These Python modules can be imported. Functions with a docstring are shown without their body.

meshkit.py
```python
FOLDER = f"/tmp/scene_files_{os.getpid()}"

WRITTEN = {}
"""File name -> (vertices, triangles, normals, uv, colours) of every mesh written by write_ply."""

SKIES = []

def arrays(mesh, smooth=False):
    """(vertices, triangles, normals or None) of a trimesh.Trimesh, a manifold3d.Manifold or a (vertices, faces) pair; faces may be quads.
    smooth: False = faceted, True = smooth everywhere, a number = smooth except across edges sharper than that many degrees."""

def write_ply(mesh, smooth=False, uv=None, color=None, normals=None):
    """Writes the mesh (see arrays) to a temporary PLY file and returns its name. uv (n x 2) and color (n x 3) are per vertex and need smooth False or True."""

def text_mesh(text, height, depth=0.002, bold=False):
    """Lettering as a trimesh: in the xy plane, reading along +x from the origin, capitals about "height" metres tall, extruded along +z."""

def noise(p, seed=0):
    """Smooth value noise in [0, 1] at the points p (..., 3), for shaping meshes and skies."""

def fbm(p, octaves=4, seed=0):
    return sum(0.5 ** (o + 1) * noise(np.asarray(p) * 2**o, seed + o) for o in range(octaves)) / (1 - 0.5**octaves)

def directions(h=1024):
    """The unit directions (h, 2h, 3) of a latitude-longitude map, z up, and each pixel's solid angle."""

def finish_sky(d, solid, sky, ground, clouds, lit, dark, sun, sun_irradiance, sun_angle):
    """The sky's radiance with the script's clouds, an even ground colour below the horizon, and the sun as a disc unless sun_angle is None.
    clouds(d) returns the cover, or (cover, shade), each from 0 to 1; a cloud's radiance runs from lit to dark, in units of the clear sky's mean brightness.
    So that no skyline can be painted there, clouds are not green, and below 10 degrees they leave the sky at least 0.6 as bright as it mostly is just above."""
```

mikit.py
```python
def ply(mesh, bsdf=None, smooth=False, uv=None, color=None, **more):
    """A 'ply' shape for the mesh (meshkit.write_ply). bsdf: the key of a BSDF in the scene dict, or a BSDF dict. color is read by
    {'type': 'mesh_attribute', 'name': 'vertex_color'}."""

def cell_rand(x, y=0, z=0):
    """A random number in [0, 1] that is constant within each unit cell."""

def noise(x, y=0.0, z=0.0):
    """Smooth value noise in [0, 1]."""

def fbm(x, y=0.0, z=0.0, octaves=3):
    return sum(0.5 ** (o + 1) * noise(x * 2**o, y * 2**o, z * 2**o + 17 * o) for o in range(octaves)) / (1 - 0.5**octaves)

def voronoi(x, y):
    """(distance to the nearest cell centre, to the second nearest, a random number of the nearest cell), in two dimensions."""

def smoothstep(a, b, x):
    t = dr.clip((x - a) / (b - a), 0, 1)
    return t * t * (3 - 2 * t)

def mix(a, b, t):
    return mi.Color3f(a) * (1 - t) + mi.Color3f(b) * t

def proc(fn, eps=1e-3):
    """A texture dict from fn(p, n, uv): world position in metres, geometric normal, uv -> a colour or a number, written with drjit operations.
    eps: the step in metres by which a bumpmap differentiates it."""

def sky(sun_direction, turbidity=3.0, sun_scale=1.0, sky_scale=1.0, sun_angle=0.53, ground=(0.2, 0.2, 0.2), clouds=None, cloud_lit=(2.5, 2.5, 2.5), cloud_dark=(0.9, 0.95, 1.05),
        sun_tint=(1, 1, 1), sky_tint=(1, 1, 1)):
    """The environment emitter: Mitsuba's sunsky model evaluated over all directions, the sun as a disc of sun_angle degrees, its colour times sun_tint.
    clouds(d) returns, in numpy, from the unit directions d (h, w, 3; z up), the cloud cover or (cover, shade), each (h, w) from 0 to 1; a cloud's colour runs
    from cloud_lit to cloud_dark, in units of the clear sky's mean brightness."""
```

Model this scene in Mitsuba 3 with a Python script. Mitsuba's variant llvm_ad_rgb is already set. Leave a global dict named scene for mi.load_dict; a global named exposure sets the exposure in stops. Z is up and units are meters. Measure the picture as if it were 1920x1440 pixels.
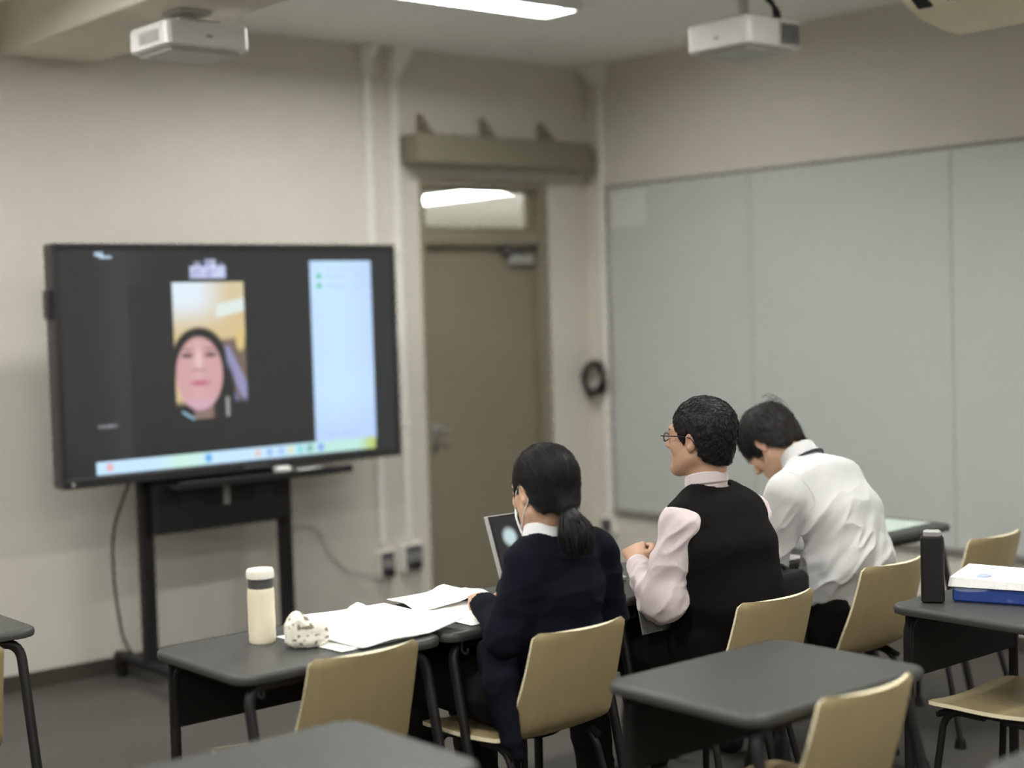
import math, random
import numpy as np, trimesh, manifold3d
import drjit as dr
import mitsuba as mi
import mikit, meshkit
from shapely.geometry import Polygon, Point, box as sbox
from mikit import proc, fbm, noise, smoothstep, mix

T = mi.ScalarTransform4f
random.seed(7)
RNG = np.random.default_rng(11)
scene, labels = {}, {}

# ------------------------------------------------------------------ camera, exposure
exposure = 0.40
CAM = np.array([-6.0423, -6.4138, 1.6])
YAW, PITCH, ROLL = 0.70281827, 0.04938901, -0.03030861
_f = np.array([math.sin(YAW) * math.cos(PITCH), math.cos(YAW) * math.cos(PITCH), -math.sin(PITCH)])
_r = np.array([math.cos(YAW), -math.sin(YAW), 0.0])
_u = np.cross(_r, _f)
_up = -math.sin(ROLL) * _r + math.cos(ROLL) * _u
scene['camera'] = {'type': 'thinlens', 'fov': math.degrees(2 * math.atan(960 / 2838.377)), 'fov_axis': 'x',
                   'aperture_radius': 0.026, 'focus_distance': 4.5, 'near_clip': 0.05, 'far_clip': 60.0,
                   'to_world': T().look_at(origin=CAM.tolist(), target=(CAM + _f).tolist(), up=_up.tolist())}
# the room is lit by its own ceiling lamps only (built further down as ceiling_light things)
LAMP = [40.0, 39.6, 38.0]

# ------------------------------------------------------------------ materials
def C(r, g, b): return {'type': 'rgb', 'value': [r, g, b]}
def mat(name, col, rough=0.6, spec=0.4, **k):
    col = col if isinstance(col, dict) else C(*col)
    scene[name] = {'type': 'twosided', 'bsdf': {'type': 'principled', 'base_color': col, 'roughness': rough, 'specular': spec, **k}}
    return name
def bumped(name, col, fn, scale, rough=0.6, spec=0.4, eps=1e-3, **k):
    col = col if isinstance(col, dict) else C(*col)
    scene[name] = {'type': 'twosided', 'bsdf': {'type': 'bumpmap', 'arbitrary': proc(fn, eps), 'scale': scale,
                   'bsdf': {'type': 'principled', 'base_color': col, 'roughness': rough, 'specular': spec, **k}}}
    return name

mat('m_wall', proc(lambda p, n, uv: mix((.60, .572, .515), (.645, .617, .558), fbm(p.x * 1.1 + p.y * .7, p.z * 1.3, p.y * .9, 3))), .85, .2)
mat('m_ceiling', proc(lambda p, n, uv: mix((.76, .755, .73), (.81, .805, .78), fbm(p.x * 3, p.y * 3, 0, 3))), .9, .15)
mat('m_beam', (.60, .57, .49), .85, .2)
def _floor(p, n, uv):
    t = fbm(p.x * 2.1, p.y * 2.1, 0, 3); g = noise(p.x * 240, p.y * 240)
    return mix((.050, .048, .042), (.070, .067, .060), t * .6 + g * .4)
mat('m_floor', proc(_floor), .75, .25)
mat('m_base', (.05, .042, .034), .6)
mat('m_door', proc(lambda p, n, uv: mix((.205, .185, .13), (.235, .212, .152), fbm(p.x * 1.5, p.z * 1.5, 1, 2))), .5, .35)
mat('m_frame', (.23, .21, .15), .5, .35)
mat('m_header', (.215, .20, .145), .55, .3)
mat('m_board', proc(lambda p, n, uv: mix((.475, .50, .48), (.50, .525, .505), fbm(p.y * 1.7, p.z * 1.7, 0, 3))), .42, .35)
mat('m_boardtrim', (.22, .21, .19), .4, .4)
mat('m_white', (.78, .78, .75), .5)
mat('m_conduit', (.80, .79, .74), .5)
mat('m_paper', proc(lambda p, n, uv: mix((.86, .86, .84), (.80, .80, .78), smoothstep(.62, .75, noise(p.x * 60, p.y * 240, 3)) * smoothstep(.2, .45, noise(p.x * 9, p.y * 9, 5)))), .8, .2)
mat('m_notice', (.60, .615, .60), .6, .3)
mat('m_black', (.010, .010, .0105), .5, .3)
mat('m_tvblack', (.022, .022, .023), .3)
mat('m_steel', (.010, .010, .0105), .45, .35)
mat('m_darkgrey', (.06, .06, .06), .5)
mat('m_grey', (.32, .32, .31), .5)
mat('m_silver', (.55, .55, .55), .3, metallic=.9)
mat('m_desk', proc(lambda p, n, uv: mix((.043, .0445, .0415), (.049, .0505, .0475), noise(p.x * 420, p.y * 420, p.z * 420))), .42, .4)
def _wood(p, n, uv):
    g = fbm(uv.x * 26, uv.y * 2.2, 0, 4); s = noise(uv.x * 130, uv.y * 6, 2)
    return mix(mix((.335, .262, .138), (.37, .295, .16), g), (.30, .235, .122), smoothstep(.6, .95, s) * .4)
mat('m_wood', proc(_wood), .42, .4)
mat('m_woodedge_lit', (.80, .72, .50), .5, .3)  # light caught by the ply edge is put into this pale colour
mat('m_panel', (.008, .008, .0075), .65, .25)
mat('m_bottle', (.80, .74, .56), .35)
mat('m_lid', (.80, .78, .70), .4)
mat('m_case', proc(lambda p, n, uv: mix((.80, .77, .68), (.22, .2, .16), smoothstep(.68, .74, noise(p.x * 95, p.y * 95, p.z * 95)))), .85, .2, sheen=.3)
mat('m_blue', proc(lambda p, n, uv: mix((.025, .06, .26), (.35, .42, .60), smoothstep(.60, .75, noise(p.x * 22, p.y * 22, p.z * 30)) * .7)), .35)
mat('m_navytext', (.35, .42, .65), .6)
mat('m_ac', (.78, .72, .52), .5)
mat('m_proj', (.80, .80, .79), .4)
mat('m_projgrey', (.42, .42, .41), .5)
# people
mat('m_skin', proc(lambda p, n, uv: mix((.50, .30, .20), (.56, .345, .235), fbm(p.x * 30, p.y * 30, p.z * 30, 3))), .5, .4)
mat('m_skin2', proc(lambda p, n, uv: mix((.42, .245, .16), (.47, .28, .185), fbm(p.x * 30, p.y * 30, p.z * 30, 3))), .5, .4)
mat('m_lips', (.36, .15, .12), .5, .3)
mat('m_hair', (.006, .0056, .0054), .55, .3)
mat('m_hair2', (.013, .0115, .010), .50, .35)
def weave(p, n, uv): return (noise(p.x * 420, p.y * 420, p.z * 420) + noise(p.x * 900, p.y * 900, p.z * 900) * .5)
bumped('m_navyknit', (.0048, .0055, .0105), weave, .0006, .95, .12, 6e-4, sheen=.12)
bumped('m_vest', (.0058, .0055, .0052), weave, .0006, .95, .12, 6e-4, sheen=.12)
bumped('m_trousers', (.011, .011, .011), weave, .0004, .95, .12, 6e-4)
mat('m_pink', proc(lambda p, n, uv: mix((.60, .515, .52), (.64, .555, .56), noise(p.x * 300, p.y * 300, p.z * 300))), .85, .2, sheen=.2)
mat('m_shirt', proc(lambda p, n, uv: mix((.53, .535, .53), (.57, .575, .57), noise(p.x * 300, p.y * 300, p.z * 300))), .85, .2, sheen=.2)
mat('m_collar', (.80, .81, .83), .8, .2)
mat('m_mask', (.78, .80, .80), .85, .2)
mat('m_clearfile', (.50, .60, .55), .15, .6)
mat('m_strap', (.012, .013, .03), .7)
mat('m_shoe', (.02, .02, .02), .4)
scene['m_glass'] = {'type': 'thindielectric'}
scene['m_screen'] = {'type': 'twosided', 'bsdf': {'type': 'principled', 'base_color': C(.012, .012, .013), 'roughness': .22, 'specular': .5}}
scene['m_emitbody'] = {'type': 'diffuse', 'reflectance': C(.7, .7, .68)}

# ------------------------------------------------------------------ naming
def numbered(name):
    if name not in labels and not any(k == name or k.startswith(name + '__') for k in scene): return name
    i = 1
    while True:
        k = f'{name}_{i:03d}'
        if k not in labels and not any(q == k or q.startswith(k + '__') for q in scene): return k
        i += 1
def thing(name, label, cat, group=None):
    key = numbered(name); labels[key] = {'label': label, 'category': cat}
    if group: labels[key]['group'] = group
    return key
def part(parent, name, mesh, m, smooth=35, label=None, to_world=None, **k):
    key = numbered(parent + '__' + name)
    d = mesh if isinstance(mesh, dict) else mikit.ply(mesh, m, smooth, **k)
    scene[key] = d if to_world is None else {**d, 'to_world': to_world}
    if label: labels[key] = {'label': label}
    return key
def single(name, mesh, m, label, cat, smooth=35, group=None, **k):
    key = thing(name, label, cat, group); scene[key] = mikit.ply(mesh, m, smooth, **k); return key
def struct(name, mesh, m, label=None, smooth=False):
    scene[name] = mikit.ply(mesh, m, smooth); labels[name] = {'kind': 'structure'}
    if label: labels[name]['label'] = label
    return name

# ------------------------------------------------------------------ mesh helpers
def V(*a): return np.array(a, float)
def bx(x0, x1, y0, y1, z0, z1, b=0.0):
    x0, x1, y0, y1, z0, z1 = min(x0, x1), max(x0, x1), min(y0, y1), max(y0, y1), min(z0, z1), max(z0, z1)
    if b <= 0:
        m = trimesh.creation.box(extents=(x1 - x0, y1 - y0, z1 - z0)); m.apply_translation(((x0 + x1) / 2, (y0 + y1) / 2, (z0 + z1) / 2)); return m
    b = min(b, (x1 - x0) * .45, (y1 - y0) * .45, (z1 - z0) * .45)
    pts = []
    for x, sx in ((x0, 1), (x1, -1)):
        for y, sy in ((y0, 1), (y1, -1)):
            for z, sz in ((z0, 1), (z1, -1)):
                pts += [(x + sx * b, y + sy * b, z), (x + sx * b, y, z + sz * b), (x, y + sy * b, z + sz * b)]
    return trimesh.Trimesh(*_hull(pts), process=False)
def _hull(pts):
    h = trimesh.Trimesh(vertices=np.array(pts, float)).convex_hull
    return h.vertices, h.faces
def cat(*ms): return trimesh.util.concatenate([m for m in ms])
def move(m, x=0, y=0, z=0):
    m = m.copy(); m.apply_translation((x, y, z)); return m
def rot(m, deg, axis=(0, 0, 1), point=(0, 0, 0)):
    m = m.copy(); m.apply_transform(trimesh.transformations.rotation_matrix(math.radians(deg), axis, point)); return m
def cyl(p0, p1, r, r1=None, n=16):
    p0, p1 = np.array(p0, float), np.array(p1, float)
    return tube([p0, p1], [r, r if r1 is None else r1], n)
def tube(pts, r, n=10, caps=True):
    P = np.array(pts, float); K = len(P); R = np.broadcast_to(np.array(r, float), (K,))
    tg = np.gradient(P, axis=0); tg /= np.linalg.norm(tg, axis=1, keepdims=True) + 1e-12
    a = np.cross(tg[0], [0, 0, 1.0] if abs(tg[0][2]) < .9 else [1.0, 0, 0]); a /= np.linalg.norm(a)
    rings = []
    for i in range(K):
        a = a - tg[i] * (a @ tg[i]); a /= np.linalg.norm(a) + 1e-12
        b = np.cross(tg[i], a); th = np.arange(n) * 2 * np.pi / n
        rings.append(P[i] + R[i] * (np.cos(th)[:, None] * a + np.sin(th)[:, None] * b))
    v = np.vstack(rings); f = []
    for i in range(K - 1):
        for j in range(n):
            q = (i * n + j, i * n + (j + 1) % n, (i + 1) * n + (j + 1) % n, (i + 1) * n + j)
            f += [(q[0], q[1], q[2]), (q[0], q[2], q[3])]
    if caps:
        v = np.vstack([v, P[0], P[-1]])
        for j in range(n):
            f += [(K * n, (j + 1) % n, j), (K * n + 1, (K - 1) * n + j, (K - 1) * n + (j + 1) % n)]
    return trimesh.Trimesh(v, np.array(f), process=False)
def fillet(pts, rad, k=6):
    P = [np.array(p, float) for p in pts]; out = [P[0]]
    for i in range(1, len(P) - 1):
        a, b, c = P[i - 1], P[i], P[i + 1]
        d0, d1 = a - b, c - b; l0, l1 = np.linalg.norm(d0), np.linalg.norm(d1)
        q = min(rad, l0 * .49, l1 * .49); s, e = b + d0 / l0 * q, b + d1 / l1 * q
        for t in np.linspace(0, 1, k): out.append((1 - t) ** 2 * s + 2 * t * (1 - t) * b + t * t * e)
    out.append(P[-1]); return np.array(out)
def lathe(prof, n=40, c=(0, 0, 0)):
    m = trimesh.creation.revolve(np.array(prof, float), sections=n); m.apply_translation(c); return m
def extrude(poly, h): return trimesh.creation.extrude_polygon(poly, h, engine='earcut')
def rrect(x0, x1, y0, y1, r, res=8): return sbox(x0 + r, y0 + r, x1 - r, y1 - r).buffer(r, quad_segs=res)
def slab(poly_fn, offs):
    """stacked outline: offs = [(inset, z)...] joined as one closed mesh (outline from poly_fn(inset), constant vertex count)."""
    rings = [np.c_[np.array(poly_fn(o).exterior.coords)[:-1], np.full(len(poly_fn(o).exterior.coords) - 1, z)] for o, z in offs]
    n = len(rings[0]); v = np.vstack(rings + [rings[0].mean(0)[None], rings[-1].mean(0)[None]]); f = []
    ccw = poly_fn(offs[0][0]).exterior.is_ccw
    for i in range(len(rings) - 1):
        for j in range(n):
            a, b, c, d = i * n + j, i * n + (j + 1) % n, (i + 1) * n + (j + 1) % n, (i + 1) * n + j
            f += [(a, b, c), (a, c, d)] if ccw else [(a, c, b), (a, d, c)]
    A, B = len(rings) * n, len(rings) * n + 1; L = (len(rings) - 1) * n
    for j in range(n):
        k = (j + 1) % n
        f += [(A, k, j), (B, L + j, L + k)] if ccw else [(A, j, k), (B, L + k, L + j)]
    return trimesh.Trimesh(v, np.array(f), process=False)

# ------------------------------------------------------------------ implicit surfaces for the people
def taubin(m, n):
    from scipy.sparse import coo_matrix, diags
    e = np.asarray(m.edges_unique); i, j = np.r_[e[:, 0], e[:, 1]], np.r_[e[:, 1], e[:, 0]]; N = len(m.vertices)
    A = coo_matrix((np.ones(len(i)), (i, j)), (N, N)).tocsr(); d = np.asarray(A.sum(1)).ravel(); A = diags(1 / np.maximum(d, 1)) @ A; v = np.array(m.vertices)
    for k in range(n):
        for f in (.5, -.52): v = v + f * (A @ v - v)
    m.vertices = v; return m
class Field:
    def __init__(s, lo, hi, h):
        s.h = h; s.lo = np.array(lo, float) - 3 * h
        s.n = np.ceil((np.array(hi, float) + 3 * h - s.lo) / h).astype(int) + 1
        s.D = np.full(s.n, 1.0, np.float32)
    def block(s, lo, hi, pad):
        a = np.clip(np.floor((np.array(lo) - pad - s.lo) / s.h).astype(int), 0, s.n - 1)
        b = np.clip(np.ceil((np.array(hi) + pad - s.lo) / s.h).astype(int) + 1, 1, s.n)
        ax = [(s.lo[i] + s.h * np.arange(a[i], b[i])).astype(np.float32) for i in range(3)]
        return tuple(slice(x, y) for x, y in zip(a, b)), np.stack(np.meshgrid(*ax, indexing='ij'), -1)
    def apply(s, prim, k=.02, mode='add'):
        fn, lo, hi = prim; sl, P = s.block(lo, hi, k * 1.5 + 3 * s.h)
        d = fn(P).astype(np.float32); D = s.D[sl]
        if mode == 'add':
            if k > 0:
                hh = np.clip(.5 + .5 * (d - D) / k, 0, 1); r = d * (1 - hh) + D * hh - k * hh * (1 - hh)
            else: r = np.minimum(d, D)
        else:
            d = -d
            if k > 0:
                hh = np.clip(.5 - .5 * (d - D) / k, 0, 1); r = d * (1 - hh) + D * hh + k * hh * (1 - hh)
            else: r = np.maximum(d, D)
        s.D[sl] = r
        return s
    def mesh(s, smooth=4):
        D, h = s.D, s.h; ins = D < 0
        ins[0], ins[-1], ins[:, 0], ins[:, -1], ins[:, :, 0], ins[:, :, -1] = [False] * 6
        cnt = np.zeros(s.n - 1, np.int8); off = [(a, b, c) for a in (0, 1) for b in (0, 1) for c in (0, 1)]
        for a, b, c in off: cnt += ins[a:s.n[0] - 1 + a, b:s.n[1] - 1 + b, c:s.n[2] - 1 + c]
        mask = (cnt > 0) & (cnt < 8); ijk = np.argwhere(mask); ids = np.full(mask.shape, -1, np.int64); ids[mask] = np.arange(len(ijk))
        acc, num = np.zeros((len(ijk), 3)), np.zeros(len(ijk))
        val = [D[ijk[:, 0] + a, ijk[:, 1] + b, ijk[:, 2] + c].astype(float) for a, b, c in off]
        for i, o in enumerate(off):
            for ax in range(3):
                if o[ax] == 0:
                    q = list(o); q[ax] = 1; j = off.index(tuple(q)); m = (val[i] < 0) != (val[j] < 0)
                    t = np.where(m, val[i] / np.where(m, val[i] - val[j], 1), 0); p = np.tile(np.array(o, float), (len(ijk), 1)); p[:, ax] = t
                    acc[m] += p[m]; num[m] += 1
        v = s.lo + h * (ijk + acc / np.maximum(num, 1)[:, None]); faces = []
        for ax in range(3):
            b, c = (ax + 1) % 3, (ax + 2) % 3
            sl0 = [slice(None)] * 3; sl1 = [slice(None)] * 3; sl0[ax], sl1[ax] = slice(0, -1), slice(1, None)
            x0, x1 = ins[tuple(sl0)], ins[tuple(sl1)]; e = np.argwhere(x0 != x1)
            e = e[(e[:, b] > 0) & (e[:, c] > 0) & (e[:, b] < s.n[b] - 1) & (e[:, c] < s.n[c] - 1)]
            def cell(db, dc):
                q = e.copy(); q[:, b] += db; q[:, c] += dc; return ids[q[:, 0], q[:, 1], q[:, 2]]
            Q = np.stack([cell(-1, -1), cell(0, -1), cell(0, 0), cell(-1, 0)], 1)
            flip = ~x0[e[:, 0], e[:, 1], e[:, 2]]; Q[flip] = Q[flip][:, ::-1]
            Q = Q[(Q >= 0).all(1)]
            faces += [Q[:, [0, 1, 2]], Q[:, [0, 2, 3]]]
        m = trimesh.Trimesh(v, np.vstack(faces), process=False)
        return taubin(m, smooth)
def _bb(pts, r): P = np.array(pts, float); return P.min(0) - r, P.max(0) + r
def cone(a, b, ra, rb=None):
    a, b = np.array(a, float), np.array(b, float); rb = ra if rb is None else rb
    ab = b - a; L2 = max(ab @ ab, 1e-9)
    def fn(P):
        t = np.clip((P - a) @ ab / L2, 0, 1)
        return np.linalg.norm(P - a - t[..., None] * ab, axis=-1) - (ra + (rb - ra) * t)
    return fn, *_bb([a, b], max(ra, rb))
def ell(c, r, R=None):
    c, r = np.array(c, float), np.array(r, float); R = np.eye(3) if R is None else np.array(R, float)
    def fn(P):
        q = (P - c) @ R; k0 = np.linalg.norm(q / r, axis=-1); k1 = np.linalg.norm(q / r ** 2, axis=-1)
        return np.where(k1 > 1e-6, k0 * (k0 - 1) / np.maximum(k1, 1e-6), -r.min())
    return fn, *_bb([c], r.max())
def oval(c0, c1, ab0, ab1, lat):
    """elliptic cone from c0 to c1: half-widths (a along lat, b across)."""
    c0, c1, lat = np.array(c0, float), np.array(c1, float), np.array(lat, float)
    e = c1 - c0; L = np.linalg.norm(e); e = e / L; l = lat - (lat @ e) * e; l /= np.linalg.norm(l); w = np.cross(e, l)
    def fn(P):
        q = P - c0; s = q @ e; t = np.clip(s / L, 0, 1); o = s - t * L; u, v = q @ l, q @ w
        a = ab0[0] + (ab1[0] - ab0[0]) * t; b = ab0[1] + (ab1[1] - ab0[1]) * t; m = np.minimum(a, b) * .8
        k0 = np.sqrt((u / a) ** 2 + (v / b) ** 2 + (o / m) ** 2); k1 = np.sqrt((u / a ** 2) ** 2 + (v / b ** 2) ** 2 + (o / m ** 2) ** 2)
        return np.where(k1 > 1e-5, k0 * (k0 - 1) / np.maximum(k1, 1e-5), -m)
    return fn, *_bb([c0, c1], max(*ab0, *ab1))
def half(pt, nrm, lo, hi):
    pt, nrm = np.array(pt, float), np.array(nrm, float) / np.linalg.norm(nrm)
    return (lambda P: (P - pt) @ nrm), np.array(lo), np.array(hi)
def union(prims, h, smooth=4, cuts=()):
    lo = np.min([p[1] for p, _ in prims], 0); hi = np.max([p[2] for p, _ in prims], 0); f = Field(lo, hi, h)
    for p, k in prims: f.apply(p, k)
    for p, k in cuts:
        f.apply((p[0], np.maximum(p[1], f.lo), np.minimum(p[2], f.lo + f.h * f.n)), k, 'cut')
    return f.mesh(smooth)
def Rx(a): c, s = math.cos(a), math.sin(a); return np.array([[1, 0, 0], [0, c, -s], [0, s, c]])
def Rz(a): c, s = math.cos(a), math.sin(a); return np.array([[c, -s, 0], [s, c, 0], [0, 0, 1]])
def Ry(a): c, s = math.cos(a), math.sin(a); return np.array([[c, 0, s], [0, 1, 0], [-s, 0, c]])
def clean(m):
    m.merge_vertices(); return m
def weld(ms):
    try:
        out = None
        for m in ms:
            q = manifold3d.Manifold(manifold3d.Mesh(np.asarray(m.vertices, np.float32), np.asarray(m.faces, np.uint32)))
            if q.status() != manifold3d.Error.NoError: raise ValueError(str(q.status()))
            out = q if out is None else out + q
        o = out.to_mesh(); return trimesh.Trimesh(o.vert_properties[:, :3], o.tri_verts, process=False)
    except Exception:
        return cat(*ms)
def folds(m, A, freq, amp, where=None, seed=0, sharp=2.0):
    """cloth folds: displaces along normals with ridged noise stretched along the folds. A: 3x3 rows = axes, freq per axis."""
    v = np.array(m.vertices); n = np.array(m.vertex_normals); q = (v @ np.array(A).T) * np.array(freq)
    r = 1 - np.abs(2 * meshkit.fbm(q, 2, seed) - 1); d = (r ** sharp - .35) * amp
    if where is not None: d = d * where(v)
    m.vertices = v + n * d[:, None]; return m
def frame_from(d, hint=(0, 0, 1)):
    d = np.array(d, float) / np.linalg.norm(d); a = np.cross(hint, d); a /= np.linalg.norm(a); return np.array([a, np.cross(d, a), d])

# ================================================================== ROOM
H = 2.972
XL, YB = -9.2, -9.6
struct('floor', bx(XL, 5.1, YB, 6.2, -.1, 0), 'm_floor')
struct('ceiling', bx(XL, 0, YB, 0, H, H + .1), 'm_ceiling')
DX0, DX1, DT = -1.212, -.318, 2.30           # door opening with the transom light
struct('wall_back', cat(bx(XL, DX0, 0, .12, 0, H + .1), bx(DX1, .12, 0, .12, 0, H + .1), bx(DX0, DX1, 0, .12, DT, H + .1)), 'm_wall')
struct('wall_right', bx(0, .12, YB, 0, 0, H + .1), 'm_wall')
struct('wall_left', bx(XL - .12, XL, YB, .12, 0, H + .1), 'm_wall')
struct('wall_front', bx(XL, .12, YB - .12, YB, 0, H + .1), 'm_wall')
struct('trim_1', bx(-3.44, -3.0, YB, 0, 2.757, H, .006), 'm_beam', 'ceiling beam running away from the left wall')
struct('baseboard_back', cat(bx(XL, DX0 - .01, -.008, 0, 0, .072, .002), bx(DX1 + .01, 0, -.008, 0, 0, .072, .002)), 'm_base')
struct('baseboard_right', bx(-.008, 0, YB, -.008, 0, .072, .002), 'm_base')
# space beyond the transom glass: a corridor with its own ceiling lamp
struct('wall_corridor', cat(bx(-3, 5, 6.0, 6.1, 0, 2.5), bx(-3.1, -3, .12, 6.1, 0, 2.5), bx(5, 5.1, .12, 6.1, 0, 2.5), bx(-3, 5, .121, .2, 2.44, 2.5), bx(.12, 5, .12, .121, 0, 2.5)), 'm_wall')
struct('floor_corridor', bx(-3, 5, .13, 6.0, 0, .004), 'm_white')
struct('ceiling_corridor', bx(-3, 5, .12, 6.1, 2.45, 2.55), 'm_ceiling')
labels['ceiling_corridor']['label'] = 'corridor ceiling seen through the transom'
k = thing('corridor_light', 'bright tube lamp seen through the transom above the door', 'light')
part(k, 'housing', bx(.45, .93, 1.15, 2.95, 2.415, 2.449, .008), 'm_white', False)
part(k, 'diffuser', dict(mikit.ply((np.array([[.49, 1.2, 2.413], [.49, 2.9, 2.413], [.89, 2.9, 2.413], [.89, 1.2, 2.413]]), np.array([[0, 1, 2], [0, 2, 3]])), 'm_emitbody'),
     emitter={'type': 'area', 'radiance': C(34, 35, 34)}), None)

# door, frame, transom
struct('trim_2', cat(bx(DX0, DX0 + .025, -.012, .12, 0, DT, .003), bx(DX1 - .062, DX1, -.012, .12, 0, DT, .003), bx(DX0 + .025, DX1 - .062, -.012, .12, 2.262, DT, .003),
                     bx(DX0 + .025, DX1 - .062, -.016, .12, 1.957, 2.03, .004)), 'm_frame', 'olive brown steel door frame with transom bar')
dx0, dx1 = DX0 + .029, DX1 - .066
struct('door_1', bx(dx0, dx1, .045, .088, .008, 1.952, .002), 'm_door', 'olive brown flush steel door')
part('door_1', 'handle', cat(cyl((dx0 + .06, .045, .965), (dx0 + .06, .036, .965), .026, n=20), cyl((dx0 + .06, .04, .965), (dx0 + .06, -.012, .965), .009),
     tube(fillet([(dx0 + .06, -.008, .965), (dx0 + .066, -.016, .965), (dx0 + .105, -.016, .964)], .008), .011)), 'm_silver', label='short metal handle')
part('door_1', 'lock_plate', bx(dx0 + .045, dx0 + .075, .040, .046, .84, .90, .002), 'm_darkgrey')
part('door_1', 'closer_body', bx(dx1 - .20, dx1 - .03, .0, .045, 1.845, 1.905, .008), 'm_grey', label='grey door closer')
part('door_1', 'closer_arm', cat(bx(dx1 - .24, dx1 - .06, -.018, .01, 1.918, 1.938, .004), bx(dx1 - .26, dx1 - .215, -.018, .03, 1.905, 1.952, .004), cyl((dx1 - .1, .0, 1.90), (dx1 - .1, -.0, 1.93), .012)), 'm_darkgrey')
struct('window_1', cat(bx(dx0 - .004, dx0 + .018, .03, .07, 2.032, 2.262, .003), bx(dx1 - .035, dx1 + .004, .03, .07, 2.032, 2.262, .003), bx(dx0 + .018, dx1 - .035, .03, .07, 2.032, 2.05, .003),
                       bx(dx0 + .018, dx1 - .035, .03, .07, 2.248, 2.262, .003)), 'm_frame', 'transom light above the door')
part('window_1', 'pane', (np.array([[dx0 + .018, .05, 2.05], [dx1 - .035, .05, 2.05], [dx1 - .035, .05, 2.248], [dx0 + .018, .05, 2.248]]), np.array([[0, 1, 2], [0, 2, 3]])), 'm_glass', False)

# housing above the door with its gussets
k = thing('door_hood', 'long olive brown metal box fixed to the wall above the door', 'door hood')
part(k, 'housing', bx(-1.325, -.10, -.165, -.001, 2.368, 2.522, .008), 'm_header')
for x in (-1.21, -.785, -.365):
    tri = Polygon([(0, 0), (-.13, 0), (-.11, .012), (-.012, .115), (0, .118)])
    m = extrude(tri, .03); m.apply_transform(np.array([[0, 0, 1, x - .005], [1, 0, 0, -.001], [0, 1, 0, 2.522], [0, 0, 0, 1.0]]))
    part(k, 'bracket', m, 'm_header', False)

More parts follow.
